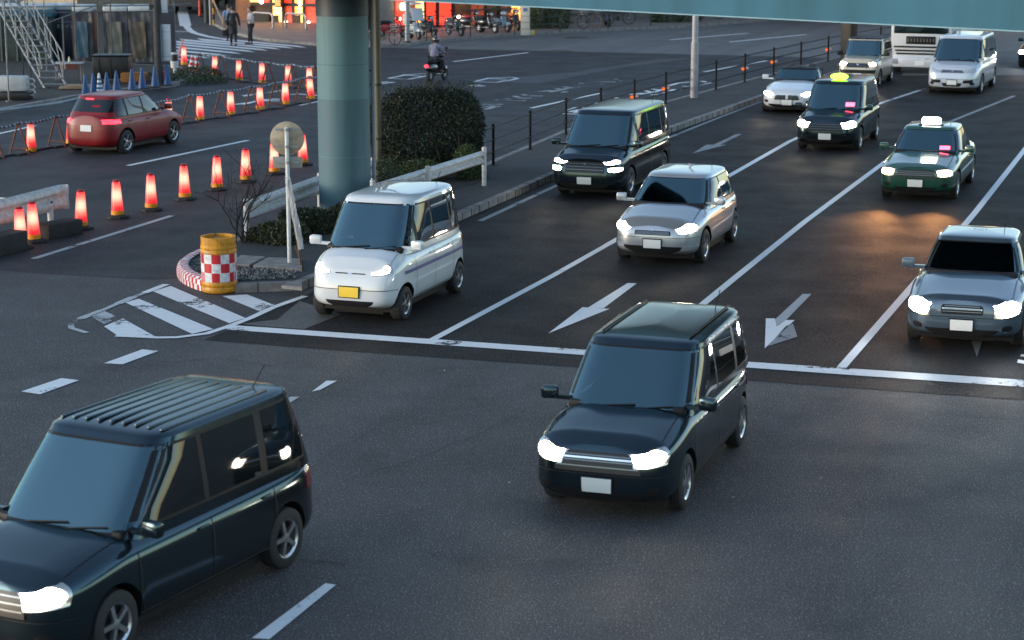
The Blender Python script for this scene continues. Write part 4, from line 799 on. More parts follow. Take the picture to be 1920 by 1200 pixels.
# ================================================================ VEGETATION
LV = [mat('leaf_dark', (.006, .013, .007), .6), mat('leaf_mid', (.015, .032, .013), .6), mat('leaf_light', (.034, .056, .022), .6), mat('leaf_red', (.05, .02, .012), .5)]
LJ = [mat('juniper_dark', (.012, .02, .008), .6), mat('juniper_mid', (.04, .05, .015), .6), mat('juniper_light', (.095, .10, .028), .6)]
LG = [mat('privet_dark', (.018, .035, .008), .5), mat('privet_mid', (.045, .085, .018), .5), mat('privet_light', (.085, .14, .035), .5)]
TW_ = mat('twig_bark', (.022, .014, .010), .9)
def foliage(name, par, inside, bx, n, size, mats, wts, shell=.25, up=.3, seed=1, elong=1.7):
    g = random.Random(seed); b = MB(); b.mats = list(mats); k = 0; tries = 0
    while k < n and tries < n * 40:
        tries += 1; p_ = Vector([g.uniform(a, c) for a, c in bx]); f = inside(p_)
        if f < 0 or (f > shell and g.random() > .12): continue
        k += 1; s_ = size * g.uniform(.6, 1.25); d = Vector((g.gauss(0, 1), g.gauss(0, 1), g.gauss(0, 1) + up)).normalized(); t = d.cross(Vector((g.gauss(0, 1), g.gauss(0, 1), g.gauss(0, 1)))).normalized()
        l = d * s_ * elong; w_ = t * s_ * .5; nn = d.cross(t) * s_ * .15
        b.add([p_, p_ + l * .5 + w_ + nn, p_ + l, p_ + l * .5 - w_ + nn], [(0, 1, 2), (0, 2, 3)], g.choices(mats, wts)[0])
    return b.build(name, parent=par, fixn=False)
def blob(c, r, seed, rough=.13, pw=2):
    g = random.Random(seed); ks = [(Vector((g.gauss(0, 1), g.gauss(0, 1), g.gauss(0, 1))) * 2.2, g.uniform(0, 6)) for _ in range(7)]
    def f(p_):
        q = Vector(((p_.x - c[0]) / r[0], (p_.y - c[1]) / r[1], (p_.z - c[2]) / r[2])); d = (abs(q.x) ** pw + abs(q.y) ** pw + abs(q.z) ** pw) ** (1 / pw)
        n_ = sum(math.sin(k.dot(p_) + h) for k, h in ks) / 7 * rough * 2.5
        return 1 + n_ - d
    return f
def bush(name, px, c, r, n, size, mats, wts, label, cat, seed, pw=2, stem=True, **k):
    p_ = P(*px); rt_ = root(name, p_, 0, label, cat)
    foliage('foliage', rt_, blob(c, r, seed, k.pop('rough', .13), pw), [(c[i] - r[i] * 1.25, c[i] + r[i] * 1.25) if i < 2 else (max(.02, c[i] - r[i] * 1.2), c[i] + r[i] * 1.25) for i in range(3)], n, size, mats, wts, seed=seed, **k)
    if stem:
        b = MB(); g = random.Random(seed)
        for _ in range(9):
            a = Vector((c[0] + g.uniform(-.5, .5) * r[0], c[1] + g.uniform(-.4, .4) * r[1], 0)); e = Vector((c[0] + g.uniform(-.8, .8) * r[0], c[1] + g.uniform(-.8, .8) * r[1], c[2] + r[2] * g.uniform(.1, .7)))
            b.tube([a, a.lerp(e, .5) + Vector((g.uniform(-.1, .1), 0, .05)), e], .03, n=6, r2=.008)
        b.build('stem', TW_, rt_)
    return rt_
bush('large_bush', (800, 343), (0, .9, 1.10), (1.26, 1.05, 1.06), 36000, .038, LV, (6, 5, 2.0, .5), 'large dense dark evergreen bush beside the olive pole', 'bush', 3, pw=2.9, rough=.15)
bush('round_shrub', (880, 347), (0, 0, .5), (.42, .5, .52), 7000, .026, LG, (4, 3, 1.4), 'light green clipped shrub behind the end post of the white guardrail', 'shrub', 5)
bush('round_shrub', (790, 352), (0, .1, .36), (.62, .45, .34), 7000, .024, LG, (5, 3, 1), 'low green mound in front of the large dark bush', 'shrub', 6)
bush('round_shrub', (722, 362), (-.0, 0, .36), (.4, .4, .38), 4000, .024, LG, (7, 3, .6), 'small green mound at the foot of the olive pole', 'shrub', 9)
bush('juniper', (520, 468), (0, .2, .22), (.62, .62, .3), 10000, .032, LJ, (4, 3.4, 1.6), 'spreading yellow green juniper behind the white sign post', 'shrub', 11, rough=.25, elong=2.4)
bush('juniper', (592, 450), (0, .2, .32), (.58, .62, .38), 9000, .032, LJ, (6, 3.2, .8), 'darker juniper between the pier and the small white van', 'shrub', 12, rough=.25, elong=2.4)
bush('juniper', (655, 440), (0, 0, .25), (.5, .6, .3), 5000, .032, LJ, (6, 3, .6), 'low juniper at the foot of the round blue pier', 'shrub', 13, rough=.25, elong=2.4)
# loose shoots standing out of the large bush
lb_ = [o for o in bpy.data.objects if o.name == 'large_bush'][0]; g = random.Random(31); b = MB(); b.mats = LV
for _ in range(170):
    th, zz = g.uniform(0, 6.28), g.uniform(.5, 2.1); p0 = Vector((1.15 * math.cos(th), .9 + .95 * math.sin(th), zz)) if g.random() < .5 else Vector((g.uniform(-1.1, 1.1), .9 + g.uniform(-.9, .9), 2.1)); d = (p0 - Vector((0, .9, 1.0))).normalized() + Vector((g.gauss(0, .25), g.gauss(0, .25), .5)); d.normalize(); Lh = g.uniform(.08, .24)
    b.tube([p0 - d * .1, p0 + d * Lh], .004, LV[0], 4)
    for k in range(7):
        q = p0 + d * Lh * (k + 1) / 7; e = Vector((g.gauss(0, 1), g.gauss(0, 1), g.gauss(.3, 1))).normalized(); t = e.cross(d).normalized() * .014; b.add([q, q + e * .03 + t, q + e * .06, q + e * .03 - t], [(0, 1, 2, 3)], LV[g.choice((1, 2, 2, 3))])
b.build('shoots', parent=lb_, fixn=False)
# bare shrub
r = root('bare_shrub', P(449, 470), 0, 'leafless shrub with thin curving branches beside the guardrail post', 'shrub'); g = random.Random(4); b = MB(); b2 = MB()
def branch(p_, d, L_, rad, lev, bb):
    pts = [p_]; n_ = 6
    for i in range(n_): d = (d + Vector((g.gauss(0, .16), g.gauss(0, .16), g.gauss(.02, .1)))).normalized(); pts.append(pts[-1] + d * L_ / n_)
    bb.tube(pts, rad, n=6, r2=max(.002, rad * .45))
    if lev:
        for k in range(3 if lev > 1 else 2):
            i = g.randint(2, n_); dd = (d + Vector((g.gauss(0, .75), g.gauss(0, .5), g.gauss(.1, .35)))).normalized(); branch(pts[i], dd, L_ * g.uniform(.45, .8), rad * .5, lev - 1, b2)
for dx, L_, r_ in ((-.10, 1.3, .028), (.07, 1.1, .025), (-.30, 1.1, .02), (.34, 1.0, .018), (0, .9, .022)):
    branch(Vector((g.uniform(-.1, .12), g.uniform(-.08, .08), 0)), Vector((dx, g.uniform(-.2, .2), 1)).normalized(), L_, r_, 3, b)
b.build('trunk', TW_, r); b2.build('twigs', TW_, r)
# weeds at the site kerb
bush('weeds', (366, 152), (0, .3, .15), (.8, .8, .28), 1500, .05, LJ, (5, 4, 1), 'weedy green tuft at the corner of the site kerb', 'weeds', 21, stem=False, rough=.3)
bush('weeds', (330, 160), (0, .6, .12), (1.6, .7, .2), 1600, .05, LG, (7, 3, .5), 'dark weeds behind the blue cones on the site', 'weeds', 22, stem=False, rough=.35)
bush('hedge', (1032, 60), (0, 1.2, 1.0), (.95, .9, 1.35), 6000, .06, LG, (8, 3, .6), 'dark green hedge on the far pavement beside the tall cream panel', 'hedge', 23, pw=4)
bush('hedge', (1272, 48), (0, 1.2, .55), (1.15, .8, .85), 5000, .06, LG, (9, 2.5, .4), 'dark low hedge on the far pavement beyond the parked bicycles', 'hedge', 24, pw=4)
# ================================================================ CONES
EM = {}
def lampmat(name, hot, top):
    m = bpy.data.materials.new(name); m.use_nodes = True; N, L = nodes(m); b_ = N['Principled BSDF']; tc = N.new('ShaderNodeTexCoord'); sx = N.new('ShaderNodeSeparateXYZ'); L.new(tc.outputs['Object'], sx.inputs[0])
    d1 = N.new('ShaderNodeMath'); d1.operation = 'SUBTRACT'; d1.inputs[1].default_value = hot; L.new(sx.outputs[2], d1.inputs[0]); ab = N.new('ShaderNodeMath'); ab.operation = 'ABSOLUTE'; L.new(d1.outputs[0], ab.inputs[0])
    rp = N.new('ShaderNodeValToRGB'); mr = N.new('ShaderNodeMapRange'); mr.inputs[2].default_value = top; L.new(ab.outputs[0], mr.inputs[0]); L.new(mr.outputs[0], rp.inputs[0])
    e = rp.color_ramp.elements; e[0].position = .12; e[0].color = (1, .72, .5, 1); e[1].position = 1; e[1].color = (.30, .0, .004, 1); k_ = rp.color_ramp.elements.new(.42); k_.color = (1, .22, .15, 1); k_ = rp.color_ramp.elements.new(.68); k_.color = (.62, .015, .02, 1)
    lw = N.new('ShaderNodeLayerWeight'); lw.inputs[0].default_value = .35; mx = N.new('ShaderNodeMix'); mx.data_type = 'RGBA'; mx.inputs[7].default_value = (.75, .02, .03, 1); L.new(lw.outputs['Facing'], mx.inputs[0]); L.new(rp.outputs[0], mx.inputs[6])
    L.new(mx.outputs[2], b_.inputs['Emission Color']); b_.inputs['Emission Strength'].default_value = .43; b_.inputs['Base Color'].default_value = (.55, .03, .035, 1); b_.inputs['Roughness'].default_value = .3
    return m
LC = lampmat('lit_cone_shell', .50, .38); YB = mat('base_yellow', (.75, .28, .01), .45); REDCAP = mat('cap_red', (.35, .02, .02), .4)
def lit_cone(px, label, black=True, hs=1.0, group='lit red cones'):
    r = root('lit_cone', P(*px), rnd.uniform(0, 6), label, 'lit cone', group); z0 = .06 if black else .02
    b = MB(); b.lathe([(.128, z0 + .10), (.122, z0 + .2), (.105, z0 + .45), (.09, z0 + .64), (.082, z0 + .69), (.07, z0 + .71)], n=24); o = b.build('lamp_shell', LC, r)
    b = MB(); b.lathe([(.07, z0 + .71), (.072, z0 + .735), (.055, z0 + .75), (.02, z0 + .755)], n=16); b.build('cap', REDCAP, r)
    b = MB(); b.lathe([(.137, z0), (.137, z0 + .10), (.128, z0 + .108)], n=24); b.build('ring', YB, r)
    r.rotation_euler.x = rnd.gauss(0, R(1.3)); r.rotation_euler.y = rnd.gauss(0, R(1.3))
    if black:
        b = MB()
        b.lathe([(.24, 0), (.25, .012), (.25, .05), (.23, .062), (.16, .066), (.15, .085), (.14, .085)], n=8, smooth=False); b.build('rubber_base', RUB, r)
    return r
front = [((40, 466), 'lit red cone nearest the left edge, front one of the pair by the kerb block'), ((64, 455), 'lit red cone behind and right of its twin at the left edge'), ((152, 430), 'lit red cone just right of the dark kerb block'), ((221, 409), 'fourth lit cone on rubber foot from the left edge'),
  ((284, 395), 'fifth lit cone on rubber foot, midway along the front row'), ((347, 375), 'lit cone on rubber foot just left of the bare shrub'), ((407, 357), 'lit cone on rubber foot partly behind the left twigs of the bare shrub'),
  ((461, 342), 'lit cone on rubber foot straight above the bare shrub'), ((515, 327), 'lit cone on rubber foot just left of the sign post'), ((568, 310), 'lit cone on rubber foot between the sign post and the blue pier')]
for p_, lb in front: lit_cone(p_, lb, group='lit cones on rubber feet along the front row')
mid = [((59, 285), 'lit cone at the left end of the taped barrier rail'), ((133, 271), 'lit cone behind the tail of the dark red car'), ((316, 233), 'lit cone just beyond the bonnet of the dark red car'), ((375, 226), 'second lit cone beyond the dark red car'), ((433, 216), 'third lit cone beyond the dark red car'), ((488, 206), 'lit cone left of the round sign disc'), ((535, 196), 'lit cone right behind the round sign disc'), ((583, 186), 'lower lit cone touching the left side of the pier')]
for p_, lb in mid: lit_cone(p_, lb, False, group='lit cones of the middle barrier row')
far_ = [((345, 122), 'farthest lit cone at the site corner next to the utility pole'), ((403, 142), 'lit cone nearest the crosswalk in the far barrier row'), ((449, 151), 'second lit cone of the far barrier row from the crosswalk'), ((492, 156), 'third lit cone of the far barrier row from the crosswalk'), ((541, 161), 'fourth lit cone of the far barrier row, above the sign disc'), ((580, 165), 'upper lit cone at the left side of the pier')]
for p_, lb in far_: lit_cone(p_, lb, False, group='lit cones of the far barrier row')
# soft red light the lit cones throw on the road
# barrier frames with a taped rail
RUSTY = mat('frame_rust', (.16, .055, .03), .6, .3, var=.4, vscale=9); FB = mat('frame_foot', (.02, .03, .03), .7)
def tape(name):
    m = bpy.data.materials.new(name); m.use_nodes = True; N, L = nodes(m); tc = N.new('ShaderNodeTexCoord'); mp = N.new('ShaderNodeMapping'); mp.inputs['Rotation'].default_value = (0, .5, .6); wv = N.new('ShaderNodeTexWave'); wv.inputs['Scale'].default_value = 2.6; wv.inputs['Distortion'].default_value = 3; L.new(tc.outputs['Object'], mp.inputs[0]); L.new(mp.outputs[0], wv.inputs[0])
    rp = N.new('ShaderNodeValToRGB'); rp.color_ramp.interpolation = 'CONSTANT'; rp.color_ramp.elements[0].color = (.02, .03, .05, 1); rp.color_ramp.elements[1].color = (.28, .33, .38, 1); rp.color_ramp.elements[1].position = .62; L.new(wv.outputs[0], rp.inputs[0]); L.new(rp.outputs[0], N['Principled BSDF'].inputs['Base Color']); return m
TAPE = tape('striped_tape')
def barrier(rowpts, label, group, order):
    q = [P(*p) for p in rowpts]
    for i, (a, c) in enumerate(zip(q, q[1:])):
        d = c - a; r = root('barricade', a, rz_of(d), label % order[i], 'barricade', group); L_ = d.length
        for sg in (-1, 1):
            b = MB(); b.tube([(sg * -.0, sg * .30, 0), (0, sg * .02, .80)], .024, RUSTY, 8); b.build('leg', parent=r)
        b = MB(); b.tube([(0, -.24, .16), (0, .24, .16)], .018, RUSTY, 8); b.build('brace', parent=r)
        b = MB(); n_ = 10; b.tube([(L_ * k / n_, .03 * math.sin(k * 2 + i), .82 - .05 * math.sin(math.pi * k / n_)) for k in range(n_ + 1)], .032, TAPE, 8); b.build('rail', parent=r)
        b = MB(); b.tube([(0, 0, .03), (L_, 0, .03)], .028, FB, 8); b.box((.0, 0, .03), (.5, .34, .05), FB, bev=.015); b.build('footing', parent=r)
nth = ['first', 'second', 'third', 'fourth', 'fifth', 'sixth', 'seventh', 'eighth', 'ninth', 'tenth', 'eleventh']
barrier([(-60, 310), (-10, 298), (37, 290), (107, 276), (190, 262), (250, 252), (300, 244), (357, 230), (415, 221), (472, 212), (517, 204), (567, 194), (625, 184)], 'rusty barricade with taped rail, %s along the middle row from the left', 'barricades of the middle row', nth + ['twelfth'])
barrier([(376, 142), (415, 146), (459, 154), (503, 160), (549, 165), (592, 169), (640, 172)], 'rusty barricade with taped rail, %s in the far row from the crosswalk side', 'barricades of the far row', nth)
# blue cones
BC = mat('cone_blue', (.005, .06, .19), .5, var=.15, vscale=8); BCW = mat('cone_white_band', (.55, .58, .6), .4)
def blue_cone(px, label, striped=False, tilt=0):
    r = root('traffic_cone', P(*px, z=.15), rnd.uniform(0, 1), label, 'traffic cone', 'blue cones along the site kerb'); b = MB()
    if striped:
        zs = [.04, .14, .2, .27, .34, .42, .49, .56, .72]
        for i, (a, c) in enumerate(zip(zs, zs[1:])): b.lathe([(.15 - .12 * a / .72, a), (.15 - .12 * c / .72, c)], BCW if i % 2 else BC, 20)
    else: b.lathe([(.15, .04), (.035, .70), (.03, .72), (.01, .725)], BC, 20)
    b.build('cone_body', parent=r); b = MB(); b.box((0, 0, .02), (.37, .37, .04), BC if not px[0] > 230 else RUB, bev=.012); b.build('cone_base', parent=r); r.rotation_euler.x = tilt
for px, lb, st_ in (((161, 181), 'plain blue cone at the left end of the blue row', 0), ((176, 178), 'plain blue cone just left of the striped one', 0), ((187, 178), 'blue cone with white bands, the only striped one', 1), ((201, 176), 'plain blue cone just right of the striped one', 0), ((219, 173), 'plain blue cone below the right part of the black tank', 0), ((248, 170), 'fourth plain blue cone counted from the utility pole', 0), ((267, 167), 'third plain blue cone counted from the utility pole', 0), ((291, 163.5), 'plain blue cone at the foot of the utility pole', 0), ((314, 160), 'plain blue cone at the right end of the blue row', 0)): blue_cone(px, lb, st_)
# ================================================================ BUILDING SITE, far left
TARP = mat('tarp_grey', (.052, .053, .06), .5, bump=1.0, bscale=3.2, var=.3, vscale=1.4); TARPM = mat('tarp_mauve', (.075, .058, .068), .55, bump=.7, bscale=2.5, var=.25, vscale=1.2)
TOI = [mat('toilet_blue', (.035, .085, .125), .5, bump=.8, bscale=5, var=.3, vscale=2), mat('toilet_sage', (.10, .105, .09), .5, bump=.6, bscale=4, var=.25), mat('toilet_tan', (.085, .068, .045), .55, bump=1, bscale=4, var=.4), mat('toilet_navy', (.006, .012, .035), .4)]
SCF = mat('scaffold_steel', (.17, .185, .20), .4, .5, var=.3, vscale=6); ROOFW = mat('roof_white', (.48, .52, .53), .5, var=.15)
def wrinkled(par, x0, x1, y, z0, z1, m, amp=.05, seed=0, name='tarp'):
    g = random.Random(seed); ph = [g.uniform(0, 6) for _ in range(6)]; b = MB(); nx, nz = 26, 16; vs = []
    for s_ in (0, .02):
        for i in range(nx + 1):
            for k in range(nz + 1):
                x = x0 + (x1 - x0) * i / nx; z = z0 + (z1 - z0) * k / nz; d = amp * (math.sin(x * 9 + ph[0] + z * 1.5) * .5 + math.sin(x * 21 + z * 4 + ph[1]) * .3 + math.sin(z * 7 - x * 5 + ph[2]) * .3); vs.append((x, y - d + s_, z))
    w_ = nz + 1; n0 = (nx + 1) * w_
    fs = [(i * w_ + k, (i + 1) * w_ + k, (i + 1) * w_ + k + 1, i * w_ + k + 1) for i in range(nx) for k in range(nz)]; fs += [tuple(a + n0 for a in f) for f in fs]
    b.add(vs, fs, m, True); return b.build(name, parent=par)
def text(par, s, size, loc, m, rx=math.pi / 2, rz=0, ext=.004, name='lettering'):
    cu = bpy.data.curves.new('t', 'FONT'); cu.body = s; cu.size = size; cu.extrude = ext; cu.align_x = 'CENTER'; t = bpy.data.objects.new('t', cu); sc.collection.objects.link(t)
    dg = bpy.context.evaluated_depsgraph_get(); dg.update(); me = bpy.data.meshes.new_from_object(t.evaluated_get(dg), depsgraph=dg); bpy.data.objects.remove(t)
    me.materials.clear(); me.materials.append(m); o = bpy.data.objects.new(name, me); sc.collection.objects.link(o); o.parent = par; o.location = loc; o.rotation_euler = (rx, 0, rz); return o
LET = mat('lettering_pale', (.35, .45, .6), .5)
for i, (xa, xb, yb, mt_, lb) in enumerate(((103, 137, 118, 3, 'dark navy portable toilet with pale Japanese lettering'), (139, 176, 122, 0, 'portable toilet with a dull blue door under a grey tarp'), (196, 242, 122, 1, 'portable toilet with a sage green door under a grey tarp'), (243, 286, 122, 2, 'portable toilet with a wrinkled tan cover left of the utility pole'))):
    a, c = P(xa, yb), P(xb, yb); W_ = (c - a).length; r = root('portable_toilet', (a + c) / 2, 0, lb, 'portable toilet', 'portable toilets in a row on the site'); Ht = 2.0
    b = MB(); b.box((0, .6, .1 + Ht / 2), (W_ - .04, 1.1, Ht), bev=.03); b.build('body', TOI[3] if mt_ == 3 else TARP, r)
    b = MB(); b.box((0, .6, Ht + .22), (W_ + .02, 1.2, .26), bev=.1); b.build('roof', ROOFW, r)
    if mt_ != 3: wrinkled(r, -W_ / 2, W_ / 2, .02, .12, Ht + .08, TARP, .05, i, 'tarp'); wrinkled(r, -W_ * .30, W_ * .26, -.07, .3, Ht - .28, TOI[mt_], .03, i + 9, 'door')
    else:
        text(r, 'Comfortable Toilet', .085, (0, .02, 1.62), LET); text(r, '快適トイレ', .19, (0, .02, 1.40), LET)
        b = MB(); b.box((-W_ / 2 + .06, .03, 1.1), (.04, .03, 1.9)); b.build('trim', mat('trim_teal', (.03, .12, .18), .5), r)
# green mesh box, teal capped
a, c = P(-40, 122), P(98, 122); r = root('site_tank', (a + c) / 2, 0, 'green mesh clad box with a white and teal top behind the steel stairs', 'site cabin'); W_ = (c - a).length
b = MB(); b.box((0, .9, 1.0), (W_, 1.5, 1.75), bev=.03); b.build('body', mat('mesh_green', (.035, .06, .05), .6, bump=.7, bscale=6, var=.6, vscale=1.1), r)
b = MB(); b.box((0, .9, 2.02), (W_ + .1, 1.6, .28), bev=.05); b.build('band', mat('band_teal', (.01, .10, .15), .5), r); b = MB(); b.box((0, .9, 2.26), (W_, 1.5, .22), bev=.09); b.build('roof', ROOFW, r)
b = MB(); [b.box((-W_ / 2 + .3 + k * .62, .1, 1.0), (.05, .06, 1.8)) for k in range(6)]; b.build('frame', mat('frame_grey', (.12, .13, .13), .5), r)
# mauve sheet panel right of the pole
a, c = P(288, 116), P(329, 114); r = root('site_screen', (a + c) / 2, rz_of(c - a), 'mauve grey sheet screen at the right end of the site', 'screen'); W_ = (c - a).length
b = MB(); b.box((0, 0, 1.15), (W_, .06, 2.1)); b.build('panel', TARPM, r); b = MB(); [b.tube([(x, -.06, 0), (x, -.06, 2.35)], .024) for x in (-W_ / 2, W_ / 2)]; b.tube([(-W_ / 2, -.06, 2.22), (W_ / 2 + .8, -.06, 2.3)], .024); b.build('frame', SCF, r)
# black water tank, table, boards
r = root('water_tank', P(208, 155, .15), 0, 'black rectangular tank standing behind the blue cones', 'tank'); b = MB(); b.box((0, .4, .52), (1.28, .75, .78), bev=.05); [b.box((x, .015, .5), (.05, .03, .7)) for x in (-.4, 0, .4)]; b.build('tank_body', mat('tank_black', (.008, .008, .009), .4), r); b = MB(); b.box((0, .4, .94), (1.34, .8, .05), bev=.02); b.build('lid', MATS['tank_black'], r); b = MB(); b.box((-.15, -.01, .8), (.14, .01, .03)); b.build('label_strip', mat('label_red', (.3, .03, .01), .5), r)
b = MB(); [b.box((x, .4, .07), (.12, .7, .14)) for x in (-.5, .5)]; b.build('skid', MATS['tank_black'], r)
r = root('work_table', P(128, 152, .15), 0, 'brown folding table with papers beside the foot of the stairs', 'table'); b = MB(); b.box((0, .3, .62), (1.0, .5, .04), bev=.01); b.build('tabletop', mat('table_white', (.4, .42, .42), .5), r); b = MB(); b.box((0, .06, .5), (.7, .02, .2)); b.build('apron', mat('rust_brown', (.11, .03, .02), .7), r)
for x, y in ((-.45, .1), (.45, .1), (-.45, .5), (.45, .5)): b = MB(); b.tube([(x, y, 0), (x, y, .6)], .02); b.build('leg', SCF, r)
b = MB(); b.lathe([(.04, 0), (.045, .12), (.02, .16), (.02, .2)], n=12); o = b.build('bottle', mat('bottle_cream', (.6, .58, .4), .4)); o.location = P(128, 152, .15) + Vector((0, .3, .645)); tag(o, 'small cream bottle standing on the brown work table', 'bottle')
b = MB(); b.box((0, .3, .05), (1.5, .6, .06), rz=.1, bev=.01); b.box((.1, .35, .11), (1.3, .5, .05), rz=-.05, bev=.01); o = b.build('plywood_boards', mat('plywood', (.24, .18, .12), .8, var=.3)); o.location = P(150, 168, .15); tag(o, 'pale plywood boards lying on the ground by the stairs', 'boards')
r = root('storage_crate', P(258, 158, .15), 0, 'low orange and pink crates under the tan tarp left of the utility pole', 'crate'); b = MB(); b.box((-.2, .5, .2), (.9, .4, .34), bev=.03); b.build('crate_body', mat('crate_orange', (.25, .09, .01), .6, var=.4), r); b = MB(); b.box((.75, .5, .22), (.5, .4, .38), bev=.03); b.build('crate_side', mat('crate_pink', (.3, .03, .06), .6, var=.4), r)
# steel stairs
r = root('steel_stairs', P(106, 165, .15), 0, 'open steel scaffold stairs with truss handrails climbing to the upper left', 'stairs'); N_ = 14; rn = Vector((-.158, .17, .205)); W_ = .80
for k in range(N_):
    b = MB(); p_ = rn * (k + .6); b.box(p_, (W_, .22, .035), SCF); b.build('tread', parent=r)
for sg in (-1, 1):
    b = MB(); p0 = Vector((sg * W_ / 2, 0, 0)) - rn * .2; p1 = Vector((sg * W_ / 2, 0, 0)) + rn * N_; d = p1 - p0; M_ = Matrix((d.normalized(), Vector((0, 1, 0)).cross(d).normalized().cross(d).normalized() * -1, d.cross(Vector((0, 1, 0))).normalized())).transposed()
    b.tube([p0, p1], .055, SCF, 6, smooth=False); b.build('stringer', parent=r)
    b = MB(); up = Vector((0, 0, .95)); a0 = Vector((sg * W_ / 2, 0, 0)) + rn * 1.2; a1 = Vector((sg * W_ / 2, 0, 0)) + rn * N_
    b.tube([a0 + up, a1 + up], .024, SCF, 8); b.tube([a0 + up * .5, a1 + up * .5], .018, SCF, 8); b.tube([a0 + up, a0 + up * .42 + Vector((.1, -.1, 0)), a0 + up * .35], .022, SCF, 8)
    for k in range(5):
        q = a0.lerp(a1, k / 4); b.tube([q, q + up], .022, SCF, 8)
        if k < 4: q2 = a0.lerp(a1, (k + 1) / 4); b.tube([q + up * .05, q.lerp(q2, .55) + up * .98], .02, SCF, 8)
    b.build('handrail', parent=r)
b = MB(); [b.box((x, .05, -.06), (.35, .3, .14)) for x in (-.45, .3)]; b.build('footing', mat('sleeper_wood', (.03, .024, .02), .9), r)
b = MB(); q = rn * N_; [b.tube([q + Vector((x, y, -q.z)), q + Vector((x, y, .9))], .024, SCF, 8) for x in (-.7, .5) for y in (.1, 1.2)]; b.box(q + Vector((-.1, .7, -.03)), (1.3, 1.2, .05)); b.build('landing', SCF, r)
# scaffold pipes round the site
r = root('scaffolding', P(146, 150, .15), 0, 'scaffold pipe frame running along the top of the site', 'scaffold'); o0 = P(146, 150, .15)
for px_, py_ in ((88, 135), (145, 148), (188, 148), (212, 146), (328, 112), (300, 138)):
    p_ = P(px_, py_, .15) - o0; b = MB(); b.tube([p_, p_ + Vector((0, 0, 3.2))], .024); b.build('upright', SCF if px_ < 100 else mat('scaffold_dark', (.06, .065, .07), .5), r)
for z, m_ in ((2.42, SCF), (2.2, MATS['scaffold_dark']), (2.95, SCF)):
    b = MB(); b.tube([P(-60, 138, .15) - o0 + Vector((0, 0, z)), P(330, 138, .15) - o0 + Vector((0, 0, z + .1))], .026); b.build('ledger', m_, r)
b = MB(); b.tube([P(95, 140, .15) - o0 + Vector((0, 0, 1.9)), P(225, 140, .15) - o0 + Vector((0, 0, 2.8))], .024); b.build('brace', SCF, r)
p_ = P(17, 190, .15); b = MB(); b.tube([(0, 0, 0), (0, 0, 3.4)], .028); b.lathe([(.12, 0), (.12, .03)], n=10); o = b.build('scaffold_upright', SCF); o.location = p_; tag(o, 'single scaffold upright in front of the stairs by the white unit', 'pipe')
# white unit with pipes
r = root('generator', P(28, 188, .15), 0, 'white box shaped unit with curled hoses on a dark skid at the left edge', 'generator'); b = MB(); b.box((-.1, .3, .52), (.95, .5, .48), bev=.06); b.build('casing', mat('casing_white', (.45, .46, .46), .45, var=.2), r); b = MB(); b.box((-.1, .3, .12), (1.1, .6, .26), bev=.02); b.build('skid', MATS['tank_black'], r)
b = MB()
for z in (.68, .5, .32): b.tube([(.36, .2, z)] + [(.5 + .12 * math.sin(a), .2, z + .09 * math.cos(a) - .09) for a in (0, .6, 1.2, 1.8, 2.4, 3.0)] + [(.36, .2, z - .17)], .022)
b.build('hose', MATS['casing_white'], r)
b = MB(); b.tube([P(-60, 216, .2), P(0, 207, .2), P(60, 200, .2), P(110, 193, .2), P(140, 186, .22), P(158, 180, .3)], .045, n=8); o = b.build('ground_pipe', mat('pipe_pale', (.22, .26, .28), .45, var=.3)); rebase(o, P(0, 207, .15)); tag(o, 'pale pipe lying along the site kerb at the left edge', 'pipe')
# utility pole with sign boards
r = root('utility_pole', P(299, 160, .15), 0, 'dark utility pole carrying white notice boards on the site corner', 'pole'); b = MB(); b.lathe([(.15, 0), (.14, 3), (.12, 8.5)], n=18); b.build('pole', mat('pole_dark', (.035, .034, .036), .7, var=.3), r)
b = MB(); b.box((.30, -.02, 1.48), (.30, .06, 1.25), bev=.01); o = b.build('notice_board', mat('board_white', (.42, .46, .52), .5, var=.12, vscale=3), r); b = MB(); b.box((.135, .03, 1.46), (.05, .3, 1.25)); b.build('board_side', mat('board_edge', (.06, .1, .14), .5), r)
b = MB(); b.box((.27, -.02, 2.95), (.22, .06, .9), bev=.01); b.build('notice_board', MATS['board_white'], r); b = MB(); [b.box((.30, -.055, z), (.27, .012, .008)) for z in (1.0, 1.85)]; b.build('board_seam', DARK, r)
for z in (1.0, 1.9, 2.6): b = MB(); b.lathe([(.165, z), (.165, z + .05)], n=16); b.box((-.16, -.05, z + .1), (.16, .14, .2)) if z > 2 else b.box((-.2, 0, z + .02), (.2, .03, .03)); b.build('clamp', DARK, r)
